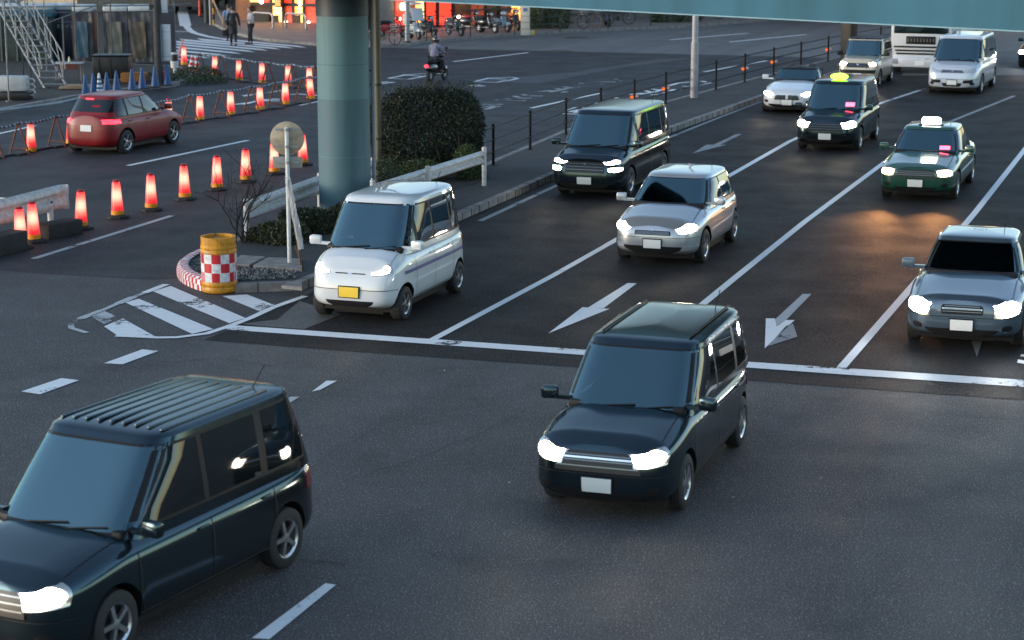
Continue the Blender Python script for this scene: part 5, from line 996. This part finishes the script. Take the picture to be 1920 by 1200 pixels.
# water barrier with red and white striped cones near the site corner
r = root('barrier_weight', P(328, 142, .02), 0, 'small stand with white bucket weights beside the utility pole', 'stand'); b = MB(); b.lathe([(.14, .3), (.16, .55)], n=16); b.build('bucket', mat('bucket_white', (.6, .6, .6), .5), r); b = MB(); b.lathe([(.13, .55), (.13, .8)], n=16); b.build('band', DARK, r); b = MB(); b.lathe([(.135, .8), (.12, .86)], n=16); b.build('lid', ROOFW, r); b = MB(); b.lathe([(.06, 0), (.06, .3)], n=12); b.build('foot', MATS['bucket_white'], r)
r = root('leaning_board', P(336, 130), 0, 'pale pink board leaning over the farthest lit cone', 'board'); b = MB(); b.box((0, 0, .62), (.09, .04, 1.15), rot=Matrix.Rotation(.35, 3, 'Y'), bev=.01); b.build('board', mat('board_pink', (.6, .3, .3), .5), r)
for i, (px, lb) in enumerate((((357, 139), 'red and white striped cone lying against the first far barricade, left one'), ((373, 140), 'red and white striped cone against the first far barricade, right one'))):
    r = root('striped_cone', P(*px), 0, lb, 'traffic cone'); b = MB(); zs = [.03, .14, .24, .34, .44, .54, .64, .72]
    for k, (a, c) in enumerate(zip(zs, zs[1:])): b.lathe([(.15 - .15 * a + .0, a), (.15 - .15 * c, c)], RD if k % 2 else WH, 16)
    b.build('cone_body', parent=r); b = MB(); b.box((0, 0, .02), (.36, .36, .04), RD, bev=.01); b.build('cone_base', parent=r); r.rotation_euler = (0, R(8 - 16 * i), .3)
# ================================================================ FAR BUILDINGS
WARM = mat('shop_light_warm', (1, .5, .15), .5, emit=(1, .40, .075), es=1.0); WARM2 = mat('shop_light_yellow', (1, .6, .2), .5, emit=(1, .60, .17), es=1.3); REDL = mat('shop_light_red', (.6, .03, .02), .5, emit=(.85, .035, .012), es=.7); DIM = mat('shop_dim', (.2, .05, .02), .5, emit=(.35, .06, .02), es=.25)
BULB = mat('bulb', (1, 1, 1), .5, emit=(1, .82, .55), es=3.5); BRN = mat('shop_brown', (.075, .035, .018), .6, var=.3); BLK = mat('shop_black', (.010, .008, .008), .6); CONC = mat('wall_concrete', (.19, .18, .17), .8, var=.2, vscale=1.5); ORW = mat('wall_orange_wood', (.30, .10, .03), .6, var=.4, vscale=2)
def facade(name, pa, pb_, label, H_=9, depth=10, wallm=BRN):
    a, c = P(*pa), P(*pb_); d = c - a; L_ = d.length; r = root(name, a, rz_of(d), label, 'building'); nn = 1
    b = MB(); b.box((L_ / 2, depth / 2 + .35, H_ / 2), (L_, depth, H_)); b.build('wall', wallm, r); return r, L_
# corner shop: brown frame with lit windows
r, L_ = facade('corner_shop', (440, 43), (612, 48.5), 'corner shop with glowing orange windows behind the steel hoops')
def panel(r, x0, x1, z0, z1, m, y=.1, nm='window'): b = MB(); b.box(((x0 + x1) / 2, y + .1, (z0 + z1) / 2), (x1 - x0, .12, z1 - z0)); return b.build(nm, m, r)
k = L_ / (612 - 440)
def X_(px, x0=440): return (px - x0) * k
panel(r, X_(440), X_(468), .1, 3.2, ORW, nm='timber_panel'); panel(r, X_(471), X_(508), .0, .66, BLK, -.3, 'dark_planter'); panel(r, X_(471), L_, .95, 1.12, BLK, -.04, 'transom')
for x0, x1, m_ in ((468, 480, WARM), (482, 492, WARM2), (493, 504, REDL), (510, 520, WARM2), (521, 528, WARM2), (529, 548, REDL), (549, 557, WARM), (558, 566, WARM2), (571, 590, REDL), (591, 606, DIM)):
    panel(r, X_(x0), X_(x1), 1.1, 2.6, m_)
for x0, x1, m_ in ((509, 522, WARM2), (523, 528.5, WARM2), (530, 536, DIM), (537, 548, REDL), (549, 556, WARM), (557, 565, WARM2), (572, 590, REDL), (591, 606, DIM)): panel(r, X_(x0), X_(x1), .10, .96, m_)
for px in (507, 529, 548, 568): panel(r, X_(px) , X_(px) + .12, 0, 3.6, BLK, -.02, 'mullion')
panel(r, 0, L_, 2.6, 3.6, BLK, -.1, 'fascia'); panel(r, X_(508), L_, .72, .745, ORW, -.0, 'rail'); panel(r, X_(508), L_, 0, .1, BLK, -.03, 'sill')
b = MB(); b.box((X_(529), -.25, 1.16), (.42, .12, .5), bev=.02); b.build('hanging_sign', mat('sign_green', (.01, .05, .02), .5), r)
b = MB(); [b.box((X_(529), -.32, 1.32 - .1 * i), (.32, .01, .035)) for i in range(4)]; b.build('sign_stripes', WARM, r)
for px, z in ((494, 1.14), (566, 1.10), (539, .14), (581, .14)): b = MB(); b.ell((X_(px), -.1, z), (.09, .09, .09)); b.build('lamp', BULB, r)
for px, w_, h_ in ((520, .25, .35), (560, .3, .4), (553, .16, .25)): b = MB(); b.box((X_(px), -.02, .3), (w_, .1, h_)); b.build('chair_silhouette', BRN, r)
# shop behind the scooters
r, L_ = facade('bar_front', (690, 62), (1000, 49), 'shop front with red and amber lit panels behind the parked scooters', wallm=BRN, depth=2.2); k = L_ / 310
def Y_(px): return (px - 690) * k
for x0, x1, z0, z1, m_ in ((700, 738, .4, 3, CONC), (742, 760, .3, 1.6, REDL), (760, 776, .2, 2.4, DIM), (779, 786, .2, 2.6, WARM), (787, 792, .2, 2.6, WARM2), (796, 814, .25, 2.4, REDL), (821, 843, .25, 2.6, REDL), (850, 880, .3, 2.2, ORW), (882, 905, .2, 2.3, DIM), (907, 930, .2, 2.2, ORW), (934, 958, .3, 2.3, ORW), (960, 975, .3, 2, WARM)): panel(r, Y_(x0), Y_(x1), z0, z1, m_, 0, 'lit_panel')
for px in (793, 817, 846, 906, 932): panel(r, Y_(px), Y_(px) + .1, 0, 3.4, BLK, -.05, 'mullion')
for x, z, s_ in ((748, 1.25, .2), (865, 1.55, .06), (946, 1.3, .07), (830, .5, .07), (976, 1.2, .08)): b = MB(); b.ell((Y_(x), -.3, z), (s_, .1, s_)); b.build('lamp', BULB, r)
b = MB(); b.box((Y_(865), -.3, 1.62), (.5, .06, .05)); b.build('light_bar', BULB, r)
r, L_ = facade('concrete_building', (1058, 46), (1500, 22), 'plain grey concrete building front behind the parked bicycles', wallm=CONC); b = MB(); [b.box((L_ * .1, .3, z), (L_ * .9, .2, .06)) for z in (.5, .95, 1.4)]; b.build('ledge', mat('ledge_dark', (.06, .06, .065), .7), r)
r, L_ = facade('grey_building', (150, 26), (330, 20), 'beige far building beyond the building site', wallm=mat('wall_beige', (.34, .28, .2), .8, var=.2)); b = MB(); [b.box((x, .3, 1.6), (.5, .2, 1.0)) for x in (1, 2.6, 4.4, 6, 7.4)]; b.build('window', BLK, r)
r, L_ = facade('lane_building', (336, -6), (436, 22), 'grey lane building with shutters left of the corner shop', wallm=mat('wall_dull_grey', (.13, .125, .12), .8, var=.25)); panel(r, L_ * .45, L_ * .62, 0, 2.2, mat('shutter', (.16, .15, .13), .6), .15, 'shutter'); panel(r, L_ * .7, L_ * .82, 0, 2.1, BLK, .15, 'doorway')  # lane building wall: dull grey with slight tonal variation
r, L_ = facade('side_wall', (1800, 47), (1990, 20), 'brown lit wall beyond the white truck at the top right', wallm=mat('wall_warm_brown', (.22, .11, .07), .7, var=.3)); panel(r, 0, L_ * .5, 1.2, 2.4, WARM2, .1, 'lit_window')
# parked lorry in the lane, bollard, poles, guard rail
r = root('lorry', P(348, 26), R(-95), 'dull beige lorry seen from behind at the end of the side lane', 'lorry'); b = MB(); b.box((-2.5, 0, 1.6), (5, 2.0, 2.2), bev=.05); b.build('cargo_box', mat('lorry_beige', (.22, .2, .15), .6), r); b = MB(); b.box((.03, 0, .62), (.1, 1.9, .4)); b.build('bumper', mat('lorry_dark', (.03, .03, .03), .6), r); b = MB(); [b.box((.06, -.1, .9 + z), (.03, 1.2, .05)) for z in (0, .16, .32)]; b.build('grille', MATS['board_white'], r)
for sg in (-1, 1): wheel(r, -.9, sg * .8, .4, sg); wheel(r, -4.2, sg * .8, .4, sg)
r = root('bollard', P(375, 31), 0, 'slim red bollard beside the lane building', 'bollard'); b = MB(); b.lathe([(.09, .04), (.06, .85), (.05, .9)], n=14); b.build('post', mat('bollard_red', (.6, .05, .02), .5), r); b = MB(); b.lathe([(.25, 0), (.25, .05)], n=14); b.build('base', RUB, r)
r = root('lane_pole', P(395, 47), 0, 'thin pale pole standing at the kerb of the side lane', 'pole'); b = MB(); b.tube([(0, 0, 0), (0, 0, 5)], .06); b.build('pole', GALV, r)
r = root('lane_pole', P(388, 43), 0, 'thick dark green pole just left of the thin pale pole', 'pole'); b = MB(); b.tube([(0, 0, 0), (0, 0, 6)], .15); b.build('pole', mat('pole_green', (.02, .03, .028), .6), r)
r = root('lane_pole', P(401, 48), 0, 'yellow and black banded stay pole right of the thin pale pole', 'pole'); b = MB(); [b.lathe([(.07, .3 * i), (.07, .3 * i + .3)], (mat('stay_yellow', (.4, .2, .03), .5), BLK)[i % 2], 12) for i in range(10)]; b.build('pole', parent=r); 
r = root('stay_rail', P(422, 50), 0, 'pale slanting stay pipe beside the person in the dark coat', 'rail'); b = MB(); b.tube([(0, 0, 0), (-.9, .6, 1.9)], .045); b.tube([(0, 0, 0), (0, 0, .1)], .07); b.build('pipe', mat('stay_pale', (.35, .28, .2), .6), r)
def hoop(x0, x1, y, lb):
    a, c = P(x0, y, .13), P(x1, y + 2.5, .13); d = c - a; L_ = d.length; r = root('steel_hoop', a, rz_of(d), lb, 'hoop barrier', 'steel hoops in front of the corner shop'); b = MB(); rr_ = .2; h = .72
    b.tube([(0, 0, 0), (0, 0, h - rr_)] + [(rr_ - rr_ * math.cos(t), 0, h - rr_ + rr_ * math.sin(t)) for t in (.4, .8, 1.2, 1.57)] + [(L_ - rr_ + rr_ * math.sin(t), 0, h - rr_ + rr_ * math.cos(t)) for t in (0, .4, .8, 1.2, 1.57)] + [(L_, 0, 0)], .06, n=12); b.build('tube', CHROME if 0 else mat('hoop_steel', (.35, .31, .29), .35, .6), r)
    b = MB(); [b.lathe([(.1, 0), (.1, .02)], n=12, c=(x, 0, 0)) for x in (0, L_)]; b.build('foot', GALV, r)
hoop(474, 512, 50, 'steel hoop barrier partly behind the person in the white shirt'); hoop(536, 574, 52, 'steel hoop barrier nearest the blue pier in front of the shop')
# ================================================================ PARKED TWO WHEELERS
def tw_wheel(par, x, r_, w_, m=RUB, spokes=0, rim=None):
    b = MB(); b.lathe([(r_ - w_ * 1.0, -w_ / 2), (r_ - w_ * .2, -w_ / 2), (r_, -w_ / 4), (r_, w_ / 4), (r_ - w_ * .2, w_ / 2), (r_ - w_ * 1.0, w_ / 2)][:6] + [(r_ - w_, -w_ / 2)], m, 26, (0, 0, 0), 'Y'); 
    b.f = [f for f in b.f if len(f) == 4]; b.mi = [0] * len(b.f); b.sm = [True] * len(b.f); o = b.build('wheel', parent=par); o.location = (x, 0, r_)
    q = MB(); 
    if spokes:
        for k_ in range(spokes): a = math.pi * 2 * k_ / spokes; q.tube([(0, 0, 0), ((r_ - w_) * math.cos(a), 0, (r_ - w_) * math.sin(a))], .006, n=4)
        q.lathe([(.03, -.04), (.03, .04)], n=10, ax='Y')
    else: q.lathe([(r_ - w_ * .9, -w_ * .3), (r_ * .4, -w_ * .2), (r_ * .4, w_ * .2), (r_ - w_ * .9, w_ * .3)], n=18, ax='Y')
    q.build('rim', rim or GALV, o)
def scooter(px, ang, label, bodym, seatm=None, helmet=False, lit=False, parent=None, screen=False, group='scooters parked on the far pavement'):
    r = root('scooter', P(*px, z=.13) if not parent else px, R(ang), label, 'scooter', group); seatm = seatm or TRIM
    tw_wheel(r, .58, .24, .11); tw_wheel(r, -.58, .24, .12)
    b = MB(); b.ell((-.42, 0, .52), (.46, .17, .19), bodym); b.box((-.05, 0, .27), (.62, .26, .08), bodym, bev=.03); b.box((.30, 0, .52), (.07, .34, .55), bodym, rot=Matrix.Rotation(-.35, 3, 'Y'), bev=.03); b.ell((.60, 0, .42), (.25, .09, .10), bodym); b.ell((.22, 0, .92), (.13, .17, .11), bodym); b.build('body', parent=r)
    b = MB(); b.ell((-.38, 0, .74), (.40, .15, .09)); b.build('seat', seatm, r); b = MB(); b.tube([(.58, .07, .24), (.36, .05, .75), (.24, 0, .95)], .03); b.tube([(.14, -.33, 1.02), (.24, 0, .98), (.14, .33, 1.02)], .02); b.build('handlebar', DARK, r)
    b = MB(); b.ell((.36, 0, .90), (.05, .09, .07)); b.build('headlight', BULB if lit else LAMPO, r); b = MB(); b.ell((-.88, 0, .6), (.04, .09, .05)); b.build('tail_light', REDCAP, r)
    for sg in (-1, 1): b = MB(); b.tube([(.17, sg * .25, 1.02), (.15, sg * .3, 1.16)], .01, n=6); b.ell((.14, sg * .31, 1.2), (.02, .06, .04)); b.build('mirror', DARK, r)
    if screen: b = MB(); b.box((.42, 0, 1.15), (.04, .55, .6), rot=Matrix.Rotation(-.35, 3, 'Y'), bev=.01); b.build('windshield', mat('screen_clear', (.45, .48, .5), .1), r); b = MB(); b.box((-.1, 0, 1.62), (1.3, .6, .06), bev=.02); b.tube([(-.7, 0, .7), (-.72, 0, 1.6)], .03); b.build('canopy', ROOFW, r); b = MB(); b.box((-.85, 0, .85), (.5, .5, .5), bev=.04); b.build('cargo_box', ROOFW, r)
    return r
def bicycle(px, ang, label, fm, wm=None, basket=True):
    r = root('bicycle', P(*px, z=.13), R(ang), label, 'bicycle', 'bicycles parked on the far pavement'); tw_wheel(r, .53, .34, .035, wm or RUB, 14); tw_wheel(r, -.53, .34, .035, wm or RUB, 14)
    b = MB()
    for pl in ([(-.53, 0, .34), (-.05, 0, .30), (.38, 0, .66), (-.18, 0, .76), (-.05, 0, .30)], [(-.53, 0, .34), (-.18, 0, .76)], [(.53, 0, .34), (.40, 0, .62), (.34, 0, .92)], [(-.18, 0, .7), (-.2, 0, .86)]): b.tube(pl, .018, n=7)
    b.build('frame', fm, r); b = MB(); b.tube([(.12, -.26, 1.0), (.3, -.1, .98), (.34, 0, .94), (.3, .1, .98), (.12, .26, 1.0)], .014, n=7); b.build('handlebar', DARK, r); b = MB(); b.ell((-.22, 0, .9), (.13, .08, .04)); b.build('saddle', TRIM, r)
    b = MB(); b.lathe([(.09, -.02), (.09, .02)], n=14, c=(-.05, -.03, .30), ax='Y'); b.tube([(-.05, -.09, .16), (-.05, -.05, .44)], .01, n=5); b.build('crank', DARK, r)
    b = MB(); [b.tube([(c_ + .36 * math.cos(t * .3), 0, .34 + .36 * math.sin(t * .3)) for t in range(1, 8)], .014, n=5) for c_ in (-.53,)]; b.build('mudguard', DARK, r)
    if basket:
        b = MB(); [b.box((.56, 0, z), (.3, .36, .012)) for z in (.72, .82, .92)]; [b.tube([(.42 + .28 * a, -.17 + .34 * c_, .72), (.42 + .28 * a, -.17 + .34 * c_, .94)], .008, n=4) for a in (0, .5, 1) for c_ in (0, .5, 1)]; b.build('basket', GALV, r)
    return r
SG = mat('scooter_grey', (.2, .28, .33), .3, coat=1); SR = mat('scooter_red', (.4, .02, .02), .3, coat=1); SBk = mat('scooter_black', (.01, .01, .012), .25, coat=1); SO = mat('scooter_orange', (.5, .16, .05), .35, coat=1); SN = mat('seat_navy', (.015, .03, .05), .5)
scooter((736, 72), 15, 'red and white delivery scooter parked just right of the olive pole', SR, lit=True); scooter((778, 73), -70, 'white canopied delivery scooter facing the road behind the grey post', ROOFW, screen=True)
scooter((803, 70), -60, 'black scooter with a navy seat left of the pale bicycle', SBk, SN); scooter((853, 67), -58, 'black scooter facing the road just right of the pale bicycle', SBk, lit=True); scooter((884, 60), -35, 'black scooter parked behind the thin green fence post', SBk, SR)
scooter((913, 62), -48, 'black scooter with a chrome shield left of the blue grey scooter', SBk); scooter((940, 60), -58, 'blue grey scooter facing the road', SG); scooter((964, 56), -70, 'black and orange scooter beside the tall cream panel', SBk, SO)
scooter((1139, 49), -85, 'dark scooter with a pale shield between the bicycles', SBk, SG)
bicycle((820, 70), -8, 'pale framed bicycle with grey tyres among the scooters', GALV, mat('tyre_grey', (.3, .3, .3), .7)); bicycle((722, 84), -30, 'black bicycle half behind the grey post at the kerb corner', DARK)
bicycle((1075, 54), -25, 'black bicycle nearest the dark hedge', DARK, None); bicycle((1102, 52), -38, 'bicycle with tan tyres parked beside the black one', DARK, mat('tyre_tan', (.28, .17, .07), .7)); bicycle((1160, 46), 5, 'upright black bicycle right of the dark scooter', DARK, None, False); bicycle((1330, 36), 8, 'bicycle far down the pavement beyond the low hedge', DARK, None)
# pavement furniture
r = root('grey_post', P(764, 85), 0, 'thick grey post at the kerb corner in front of the delivery scooters', 'post'); b = MB(); b.tube([(0, 0, 0), (0, 0, 4.5)], .11, n=16); b.build('post', GALV, r); b = MB(); b.lathe([(.2, 0), (.2, .12), (.14, .2)], n=14); b.build('base', DARK, r)
r = root('grey_bollard', P(703, 88), 0, 'grey metal bollard between the pier and the olive pole', 'bollard'); b = MB(); b.tube([(0, 0, 0), (0, 0, .85)], .1, n=14); b.ell((0, 0, .85), (.1, .1, .05)); b.build('post', GALV, r)
r = root('cream_panel', P(985, 66, .13), R(-5), 'tall narrow cream sign panel with a small blue square', 'sign panel'); b = MB(); b.box((0, 0, .85), (.42, .14, 1.7), bev=.02); b.build('panel', mat('panel_cream', (.55, .50, .40), .6), r); b = MB(); b.box((.0, -.08, 1.2), (.2, .01, .16)); b.build('blue_square', mat('square_blue', (.1, .15, .3), .5), r); b = MB(); [b.box((0, -.076, z), (.38, .006, .02)) for z in (.3, .6, .9)]; b.build('panel_line', BRN, r)
r = root('yellow_box', P(997, 65, .13), 0, 'small white and yellow box standing at the foot of the cream panel', 'box'); b = MB(); b.box((-.08, 0, .1), (.2, .2, .2), ROOFW, bev=.01); b.build('box', parent=r); b = MB(); b.box((.08, -.01, .1), (.13, .2, .19), mat('box_yellow', (.7, .5, .02), .5), bev=.01); b.build('box_side', parent=r)
fpp = [(690, 84), (740, 83), (800, 77), (882, 71), (965, 66), (1050, 60), (1140, 55), (1220, 49), (1300, 44)]; GF = mat('fence_green', (.012, .03, .022), .4); r = root('kerb_fence', P(*fpp[0], z=.13), 0, 'thin dark green two rail fence along the far kerb', 'fence'); o0 = P(*fpp[0], z=.13); pts = [P(*p, z=.13) - o0 for p in fpp]
for p_ in pts: b = MB(); b.tube([p_, p_ + Vector((0, 0, .82))], .03, n=8); b.build('post', GF, r)
for z in (.76, .42): b = MB(); [b.tube([a + Vector((0, 0, z)), c + Vector((0, 0, z))], .014, n=6) for a, c in zip(pts, pts[1:])]; b.build('rail', GF, r)
# ================================================================ PEOPLE
def skin(name, V, E, Rr, m, par, sub=2, rootv=0):
    me = bpy.data.meshes.new(name); me.from_pydata([Vector(v) for v in V], E, []); o = bpy.data.objects.new(name, me); sc.collection.objects.link(o)
    s_ = o.modifiers.new('s', 'SKIN'); 
    if not me.skin_vertices: me.attributes.new if 0 else None
    sv = me.skin_vertices[0].data if me.skin_vertices else None
    if sv:
        for i, rr_ in enumerate(Rr[:len(V)]): sv[i].radius = (rr_, rr_) if not isinstance(rr_, tuple) else rr_; sv[i].use_root = i == rootv
    s_.use_smooth_shade = True; ss = o.modifiers.new('u', 'SUBSURF'); ss.levels = sub; ss.render_levels = sub
    dg = bpy.context.evaluated_depsgraph_get(); dg.update(); m2 = bpy.data.meshes.new_from_object(o.evaluated_get(dg), depsgraph=dg); o.modifiers.clear(); o.data = m2; m2.materials.clear(); m2.materials.append(m)
    m2.polygons.foreach_set('use_smooth', [True] * len(m2.polygons)); o.parent = par; return o
SKIN = mat('skin', (.42, .24, .17), .5); HAIR = mat('hair_black', (.012, .01, .009), .55); SHIRTB = mat('shirt_blue', (.17, .25, .40), .8, bump=.3, bscale=14); COAT = mat('cloth_black', (.010, .010, .014), .8); SHIRTW = mat('shirt_white', (.50, .51, .54), .8, var=.4, vscale=11, bump=.3, bscale=14); SHOE = mat('shoe_black', (.01, .01, .01), .4); JACK = mat('jacket_lilac', (.17, .17, .24), .7); PANT = mat('trousers_dark', (.014, .016, .022), .85)
def person(loc, rz, label, pose, top, bottom, h=1.7, coat=False, hairlen=0, helmet=None):
    """pose: hip height factor and joint offsets in metres for a 1.7 m figure, x forward, y left"""
    r = root('person', loc, rz, label, 'person'); r.scale = (h / 1.7,) * 3; J = {k: Vector(v) for k, v in pose.items()}
    names = ['pelvis', 'waist', 'chest', 'neckb', 'neck', 'headl', 'headt', 'shl', 'ell', 'wrl', 'shr', 'elr', 'wrr', 'hil', 'knl', 'anl', 'tol', 'hir', 'knr', 'anr', 'tor']
    rad = [(.13, .11), (.115, .095), (.145, .105), (.08, .075), .05, .078, .062, .058, .042, .028, .058, .042, .028, .088, .06, .04, .035, .088, .06, .04, .035]
    E = [(0, 1), (1, 2), (2, 3), (3, 4), (4, 5), (5, 6), (3, 7), (7, 8), (8, 9), (3, 10), (10, 11), (11, 12), (0, 13), (13, 14), (14, 15), (15, 16), (0, 17), (17, 18), (18, 19), (19, 20)]
    V = [J[n] for n in names]; F_ = Vector(J.get('face', (1, 0, 0))).normalized()
    # hands: palm plus five bent fingers of different length, thumb at the side
    for w_, e_ in ((9, 8), (12, 11)):
        d = (V[w_] - V[e_]).normalized(); sd = d.cross(Vector((0, 0, 1)) if abs(d.z) < .8 else Vector((1, 0, 0))).normalized(); dn = d.cross(sd).normalized(); dn = dn * (1 if dn.z < 0 else -1)
        i0 = len(V); V.append(V[w_] + d * .065); rad.append(.03); E.append((w_, i0))
        for k, (off, ln) in enumerate(((-.028, .062), (-.009, .072), (.010, .067), (.028, .052))):
            a = V[i0] + sd * off + d * .03; V += [a, a + d * ln * .6 + dn * .012, a + d * ln * .85 + dn * .038]; rad += [.0095, .0085, .0075]; i = len(V) - 3; E += [(i0, i), (i, i + 1), (i + 1, i + 2)]
        a = V[w_] + d * .03 - sd * .034; V += [a, a + d * .035 - sd * .022 + dn * .012]; rad += [.011, .009]; i = len(V) - 2; E += [(w_, i), (i, i + 1)]
    skin('body', V, E, rad, SKIN, r)
    hc = J['headl'].lerp(J['headt'], .55); S_ = Vector((0, 0, 1)).cross(F_).normalized(); up = Vector((0, 0, 1)); b = MB(); b.mats = [SKIN]
    b.ell(hc + F_ * .012, (.095, .085, .118), SKIN); b.add([hc + F_ * .10 + up * .02, hc + F_ * .128 - up * .018, hc + F_ * .10 - up * .03 + S_ * .017, hc + F_ * .10 - up * .03 - S_ * .017], [(0, 2, 1), (0, 1, 3), (1, 2, 3)], SKIN)
    b.ell(hc - up * .085 + F_ * .045, (.05, .045, .035), SKIN); [b.ell(hc + S_ * sg * .088 - up * .005, (.018, .012, .032), SKIN, 8, 5) for sg in (-1, 1)]; b.build('head', parent=r)
    b = MB(); [b.ell(hc + F_ * .098 + S_ * sg * .033 + up * .012, (.010, .014, .008), None, 8, 5) for sg in (-1, 1)]; b.build('eyes', HAIR, r); b = MB(); b.ell(hc + F_ * .096 - up * .056, (.010, .024, .006), None, 8, 5); b.build('mouth', mat('lips', (.3, .1, .09), .5), r)
    if helmet: b = MB(); b.ell(hc + up * .02 - F_ * .01, (.14, .13, .145), None, 18, 10); b.build('helmet', helmet, r)
    else:
        b = MB(); b.ell(hc + up * .035 - F_ * .022, (.103, .098, .108)); 
        if hairlen: b.ell(hc - up * .05 - F_ * .05, (.07, .09, .12))
        b.build('hair', HAIR, r)
    # clothing follows the same joints, slightly wider
    def sub(nm, ks, ex, m_, ee):
        skin(nm, [J[k] for k in ks], ee, ex, m_, r)
    sub('top', ['pelvis', 'waist', 'chest', 'neckb', 'shl', 'ell', 'shr', 'elr'] + (['wrl', 'wrr'] if coat or helmet else []), [(.155, .13), (.15, .12), (.17, .13), (.085, .08), .075, .058, .075, .058] + [.044, .044], top, [(0, 1), (1, 2), (2, 3), (3, 4), (4, 5), (3, 6), (6, 7)] + ([(5, 8), (7, 9)] if coat or helmet else []))
    sub('trousers', ['pelvis', 'hil', 'knl', 'anl', 'hir', 'knr', 'anr'], [(.14, .12), .105, .078, .058, .105, .078, .058], bottom, [(0, 1), (1, 2), (2, 3), (0, 4), (4, 5), (5, 6)])
    if coat:
        b = MB(); p0, p1 = J['waist'], J['pelvis'] * .0 + (J['knl'] + J['knr']) / 2; vs = []
        for k in range(7):
            c_ = p0.lerp(p1, k / 6); rr_ = .15 + .04 * k / 6
            for a in range(18): vs.append(c_ + Vector((rr_ * 1.05 * math.cos(a * .349), rr_ * math.sin(a * .349) * (1 + .05 * math.sin(a * 2.1)), 0)))
        b.add(vs, [(k * 18 + a, k * 18 + (a + 1) % 18, (k + 1) * 18 + (a + 1) % 18, (k + 1) * 18 + a) for k in range(6) for a in range(18)], None, True); b.build('coat_skirt', top, r)
    for s_ in ('l', 'r'):
        a, t = J['an' + s_], J['to' + s_]; b = MB(); d = (t - a); d.z = 0; d = d.normalized() if d.length > .01 else Vector((1, 0, 0)); c_ = Vector((a.x, a.y, min(a.z, t.z))) + d * .07; b.ell((c_.x, c_.y, c_.z - .0), (.14 if abs(d.x) > .5 else .06, .055 if abs(d.x) > .5 else .14, .05)); b.build('shoe', SHOE, r)
    return r
walk = dict(pelvis=(0, 0, .93), waist=(0, 0, 1.08), chest=(.01, 0, 1.27), neckb=(0, 0, 1.40), neck=(.01, 0, 1.47), headl=(.03, 0, 1.53), headt=(.03, 0, 1.64), shl=(0, .19, 1.37), ell=(-.06, .24, 1.10), wrl=(.04, .26, .87), shr=(0, -.19, 1.37), elr=(.02, -.25, 1.10), wrr=(.16, -.24, .93),
    hil=(0, .09, .88), knl=(.13, .09, .50), anl=(.10, .09, .09), tol=(.24, .09, .04), hir=(0, -.09, .88), knr=(.02, -.09, .48), anr=(-.24, -.09, .13), tor=(-.14, -.09, .04))
stand = dict(walk, knl=(.03, .09, .49), anl=(-.02, .09, .09), tol=(.12, .11, .04), knr=(.06, -.08, .49), anr=(.08, -.08, .09), tor=(.21, -.1, .04), ell=(.03, .25, 1.12), wrl=(.26, .12, 1.12), elr=(.03, -.25, 1.12), wrr=(.26, -.12, 1.13))
person(P(438, 85), R(100), 'person in a long black coat carrying a black bag on the crosswalk', dict(walk, wrr=(.0, -.3, .85), elr=(-.02, -.25, 1.1)), COAT, PANT, 1.74, coat=True)
person(P(471, 83), R(200), 'person in a white shirt and black trousers standing on the crosswalk holding something', stand, SHIRTW, PANT, 1.66, hairlen=0)
person(P(430, 77), R(95), 'person in a pale blue shirt walking just behind the dark coated one', dict(walk), SHIRTB, PANT, 1.68)
r = root('handbag', P(429.5, 84) + Vector((-.12, 0, .38)), R(10), 'black shoulder bag hanging from the hand of the dark coated person', 'bag'); b = MB(); b.box((0, 0, .16), (.34, .13, .26), bev=.04); b.build('bag_body', COAT, r); b = MB(); b.tube([(-.1, 0, .28), (-.06, 0, .44), (.06, 0, .44), (.1, 0, .28)], .012, n=6); b.build('strap', COAT, r)
# rider on the side road
p_ = P(820, 152); rz_ = rz_of(D(2700)); s_ = scooter(p_, 0, 'dark scooter ridden away along the side road behind the large bush', SBk, parent=True, group=''); s_.rotation_euler = (0, 0, rz_)
for o in s_.children:
    if o.name.startswith('tail_light'): o.data.materials[0] = TAIL
ride = dict(pelvis=(-.30, 0, .86), waist=(-.28, 0, 1.0), chest=(-.20, 0, 1.18), neckb=(-.15, 0, 1.30), neck=(-.12, 0, 1.36), headl=(-.08, 0, 1.42), headt=(-.07, 0, 1.54), shl=(-.16, .19, 1.27), ell=(-.02, .27, 1.06), wrl=(.14, .27, 1.03), shr=(-.16, -.19, 1.27), elr=(-.02, -.27, 1.06), wrr=(.14, -.27, 1.03),
    hil=(-.28, .1, .84), knl=(.12, .17, .74), anl=(.06, .14, .38), tol=(.2, .14, .34), hir=(-.28, -.1, .84), knr=(.12, -.17, .74), anr=(.06, -.14, .38), tor=(.2, -.14, .34))
person(p_, rz_, 'person in a lilac grey jacket and helmet riding the dark scooter away', ride, JACK, PANT, 1.7, helmet=mat('helmet_dark', (.03, .025, .03), .25, coat=1))
